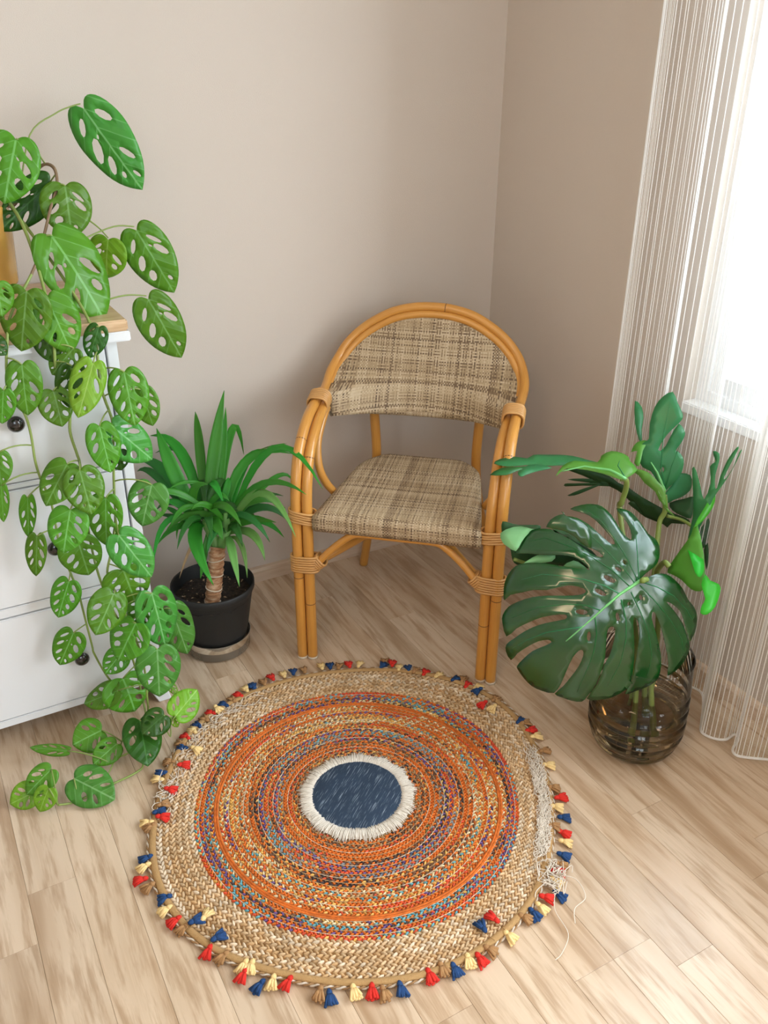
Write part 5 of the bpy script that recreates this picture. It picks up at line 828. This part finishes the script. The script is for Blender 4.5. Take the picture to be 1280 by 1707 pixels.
# binding strip and twisted edge cord
mb = MB(); n = 220
mb.tube([rp(.438, 2 * PI * i / n, .0075) for i in range(n)], .0072, 8, closed=True, flat=.62, up=(0, 0, 1)); link('edge_binding', mb.mesh('edge_binding'), M['jutecord'], rug)
mb = MB(); n = 1400; cols = []
for ph in (0, PI):
    mb.tube([rp(.4475 + .0016 * math.cos(ph + i * .55), 2 * PI * i / n, .0055 + .0016 * math.sin(ph + i * .55)) for i in range(n)], .0019, 5, closed=True)
    cols += [(*((.66, .56, .45) if ph == 0 else (.34, .19, .08)), 1)] * (n * 5)
me = mb.mesh('edge_cord'); at = me.color_attributes.new('Col', 'FLOAT_COLOR', 'POINT'); at.data.foreach_set('color', np.array(cols, dtype=np.float32).ravel()); link('edge_cord', me, M['strand'], rug)
# denim centre and its cotton fringe
cx, cy = RC.x - .003, RC.y + .003
mb = MB(); n = 120; DR = .0985
mb.v.append((0, 0, .0165)); g2 = random.Random(5)
for rr, z_ in ((.5, .0165), (.93, .016), (1.0, .013)):
    for j in range(n):
        t = 2 * PI * j / n; r = DR * rr * (1 + (.006 * math.sin(9 * t) if rr == 1 else 0)); mb.v.append((r * math.cos(t), r * math.sin(t), z_))
for j in range(n): mb.face([0, 1 + j, 1 + (j + 1) % n])
for i in range(2):
    for j in range(n): mb.face([1 + i * n + j, 1 + (i + 1) * n + j, 1 + (i + 1) * n + (j + 1) % n, 1 + i * n + (j + 1) % n])
o = link('denim_centre', mb.mesh('denim_centre'), M['denim'], rug); o.location = (cx, cy, 0); o['label'] = 'dark blue denim disc at the centre'
mb = MB(); n = 520; g2 = random.Random(15)
for j in range(n):
    t = 2 * PI * j / n + g2.uniform(-.004, .004); r_a = DR * .955; r_b = .1265 + .0035 * math.sin(13 * t) + g2.uniform(-.005, .0035); dt = g2.uniform(-.035, .035)
    pts = []
    for q in (0, .35, .7, 1):
        r = r_a + (r_b - r_a) * q; tt = t + dt * q * q; pts.append((cx + r * math.cos(tt), cy + r * math.sin(tt), .0120 + .0035 * math.sin(q * PI) + g2.uniform(-.0012, .0015) - .002 * q))
    mb.tube(pts, [.0011, .0013, .0012, .0006], 4)
o = link('cotton_fringe', mb.mesh('cotton_fringe'), M['cotton'], rug); o['kind'] = 'stuff'; o['label'] = 'off-white frayed cotton fringe round the denim'
mb = MB(); n = 90; prof_ = [(DR * .94, .0115), (DR * 1.03, .0125), (.116, .0122), (.122, .0105)]
for r, z_ in prof_:
    for j in range(n): t = 2 * PI * j / n; mb.v.append((cx + r * math.cos(t), cy + r * math.sin(t), z_))
for i in range(3):
    for j in range(n): mb.face([i * n + j, (i + 1) * n + j, (i + 1) * n + (j + 1) % n, i * n + (j + 1) % n])
link('fringe_band', mb.mesh('fringe_band'), M['cotton'], rug)
# frayed white stitching on the worn side and a tangle of loose threads
def sector_threads(t0, t1, ra, rb, n, seed, ht=.012, curl=.25, rad=.0009):
    mb = MB(); g3 = random.Random(seed)
    for i in range(n):
        t = g3.uniform(t0, t1); f = g3.uniform(ra, rb); al = g3.uniform(.02, .12) * g3.choice((-1, 1)); pts = []
        for q in (0, .33, .66, 1): pts.append(rp(f + g3.uniform(-.012, .012) * curl * 3, t + al * q, .010 + g3.uniform(0, ht - .006)))
        mb.tube(catmull(pts, 3), rad, 4)
    return mb
R_ = math.radians
o = link('frayed_threads', sector_threads(R_(-52), R_(-12), .405, .437, 420, 2, rad=.0008).mesh('frayed_threads'), M['raw'], rug); o['kind'] = 'stuff'; o['label'] = 'whitish frayed stitching along the worn edge'
o = link('frayed_threads', sector_threads(R_(95), R_(150), .395, .430, 70, 3, .011, rad=.0006).mesh('frayed_threads'), M['raw'], rug); o['kind'] = 'stuff'
o = link('frayed_threads', sector_threads(R_(146), R_(156), .41, .447, 22, 6, .014, .4).mesh('frayed_threads'), M['raw'], rug); o['kind'] = 'stuff'
mb = MB(); g3 = random.Random(31); tc = rp(.462, R_(-58), .006)
for i in range(26):
    p = tc + V((g3.gauss(0, .016), g3.gauss(0, .013), 0)); pts = [p + V((g3.gauss(0, .013), g3.gauss(0, .013), .002 + abs(g3.gauss(0, .006)))) for _ in range(5)]
    for q in pts: q.z = max(.002, q.z)
    mb.tube(catmull(pts, 4), .0009, 4)
mb.tube(catmull([tc + V((.01, .0, .004)), tc + V((.035, -.025, .003)), tc + V((.025, -.065, .002)), tc + V((-.01, -.075, .002)), tc + V((-.03, -.10, .002))], 6), .0009, 5)
mb.tube(catmull([tc + V((-.02, -.03, .004)), tc + V((-.045, -.06, .003)), tc + V((-.055, -.11, .002)), tc + V((-.09, -.135, .002)), tc + V((-.11, -.14, .002))], 6), .0008, 5)
o = link('loose_threads', mb.mesh('loose_threads'), M['raw'], rug); o['kind'] = 'stuff'; o['label'] = 'tangle of loose threads hanging from the edge'
# tassels
def tassel_mesh(seed):
    g4 = random.Random(seed); mb = MB()
    mb.tube([(-.003, 0, .0065), (0, 0, .0065), (.003, 0, .0065), (.006, 0, .0062)], [.0018, .0034, .0040, .0034], 8)
    for i in range(15):
        a = (i / 14 - .5) * 1.05 + g4.uniform(-.05, .05); L_ = .022 * g4.uniform(.85, 1.08); z_ = .0055 + g4.uniform(-.003, .003)
        mb.tube([(.004, a * .003, .0062), (.011, math.sin(a) * .008, z_ + .001), (L_, math.sin(a) * .0155, max(.002, z_ - .0015))], [.0017, .0022, .0020], 5)
    return mb.mesh('tassel')
TM = {}
for q in 'rbyt':
    for s_ in range(3):
        me = tassel_mesh(ord(q) * 7 + s_); me.materials.append(M['ts_' + q]); TM[(q, s_)] = me
cm = MB().tube([(0, 0, 0), (.5, .08, .0), (1, 0, 0)], .0011, 5).mesh('tassel_cord'); cm.materials.append(M['jutecord'])
g4 = random.Random(9)
for x, y, q in TASSEL:
    d = V((x, y)) - RC; t = math.atan2(d.y, d.x); rE = edge_s(t); r = d.length
    base = V((RC.x + rE * math.cos(t), RC.y + rE * math.sin(t))); inward = r < rE - .012
    sw = g4.uniform(-.35, .35); ang = t + sw + (PI if inward else 0)
    zl = .012 if inward else (.003 if r > rE + .022 else .006)
    root = V((x, y)) - V((math.cos(ang), math.sin(ang))) * .0135
    o = link('tassel', TM[(q, g4.randrange(3))], None, rug)
    o.matrix_basis = Matrix.Translation((root.x, root.y, zl - .003)) @ Matrix.Rotation(ang, 4, 'Z') @ Matrix.Diagonal((1.12, 1.35, 1.2, 1))
    cv = root - base; ln = max(cv.length, .006)
    c = link('tassel_cord', cm, None, rug)
    c.matrix_basis = Matrix.Translation((base.x, base.y, zl + .002)) @ Matrix.Rotation(math.atan2(cv.y, cv.x), 4, 'Z') @ Matrix.Diagonal((ln, ln, 1, 1))

# ------------------------------------------------------------------ sheer thread curtain
path = [(-.10, -.676), (-.122, -.700), (-.112, -.735), (-.065, -.800), (-.085, -.838), (-.118, -.862), (-.085, -.91), (-.055, -.955), (-.085, -.985), (-.108, -1.005), (-.07, -1.04), (-.062, -1.075), (-.10, -1.115), (-.150, -1.155), (-.174, -1.178), (-.168, -1.205), (-.145, -1.224), (-.112, -1.222), (-.118, -1.238), (-.155, -1.254), (-.165, -1.272), (-.145, -1.293), (-.10, -1.33), (-.08, -1.38), (-.12, -1.43), (-.14, -1.46), (-.08, -1.52), (-.07, -1.58), (-.13, -1.64), (-.08, -1.72), (-.12, -1.80), (-.07, -1.90), (-.13, -1.98), (-.08, -2.06), (-.12, -2.14)]
fine = catmull([V((x, y, 0)) for x, y in path], 10)
cur = thing('sheer_curtain', (-.09, -1.4, .012), 'white sheer thread-striped curtain hanging in front of the bright window', 'curtain')
acc = [0.0]
for a, b in zip(fine, fine[1:]): acc.append(acc[-1] + (b - a).length)
TOT = acc[-1]
def at(s_):
    return V((float(np.interp(s_, acc, [q.x for q in fine])), float(np.interp(s_, acc, [q.y for q in fine])), 0))
ZT = 2.36; zs = [.014, .25, .5, .8, 1.1, 1.4, 1.7, 2.0, ZT]
def cpt(s_, z):
    k = (z - .014) / (ZT - .014); p = at(s_); c = -.10
    amp = 1.0 - .25 * k * k; q = V((c + (p.x - c) * amp, p.y, z)); q.x += .010 * k * math.sin(s_ * 23) * (0.5 + k) * min(1, s_ * 8); return q
mb = MB(); n = 420
for i in range(n + 1):
    s_ = TOT * i / n
    for z in zs: mb.v.append(tuple(cpt(s_, z)))
m_ = len(zs)
for i in range(n):
    for j in range(m_ - 1):
        mb.face([i * m_ + j, (i + 1) * m_ + j, (i + 1) * m_ + j + 1, i * m_ + j + 1], [(TOT * i / n, zs[j]), (TOT * (i + 1) / n, zs[j]), (TOT * (i + 1) / n, zs[j + 1]), (TOT * i / n, zs[j + 1])])
link('voile', mb.mesh('voile'), M['sheer'], cur)
mb = MB(); g5 = random.Random(77); s_ = .002
while s_ < TOT:
    w = g5.uniform(.0008, .0013); wob = g5.uniform(-.0015, .0015)
    mb.tube([cpt(max(0, min(TOT, s_ + wob * math.sin(z * 2.2 + s_ * 40))), z) + V((-.0008, 0, 0)) for z in zs], w, 4, cap=False)
    dense = s_ < .045 or (s_ * 1.0) % .31 < .055
    s_ += (.0034 if dense else g5.choice((.0045, .009, .0105, .012))) * g5.uniform(.85, 1.15)
o = link('threads', mb.mesh('threads'), M['thread'], cur); o['kind'] = 'stuff'
n = 500; link('hem', MB().tube([cpt(TOT * i / n, .016) for i in range(n + 1)], .0032, 6).mesh('hem'), M['thread'], cur)
link('header_tape', MB().tube([cpt(TOT * i / n, ZT) for i in range(n + 1)], .008, 6).mesh('header_tape'), M['thread'], cur)
rod = link('curtain_rod', MB().tube([(-.10, -.60, ZT + .012), (-.10, -2.25, ZT + .012)], .011, 14).mesh('curtain_rod'), M['rod'])
tag(rod, 'metal rod that carries the sheer curtain above the window', 'curtain rod')
for y in (-.62, -2.23): link('bracket', MB().tube([(-.10, y, ZT + .012), (-.05, y, ZT + .03), (0, y, ZT + .03)], .007, 8).mesh('bracket'), M['rod'], rod)
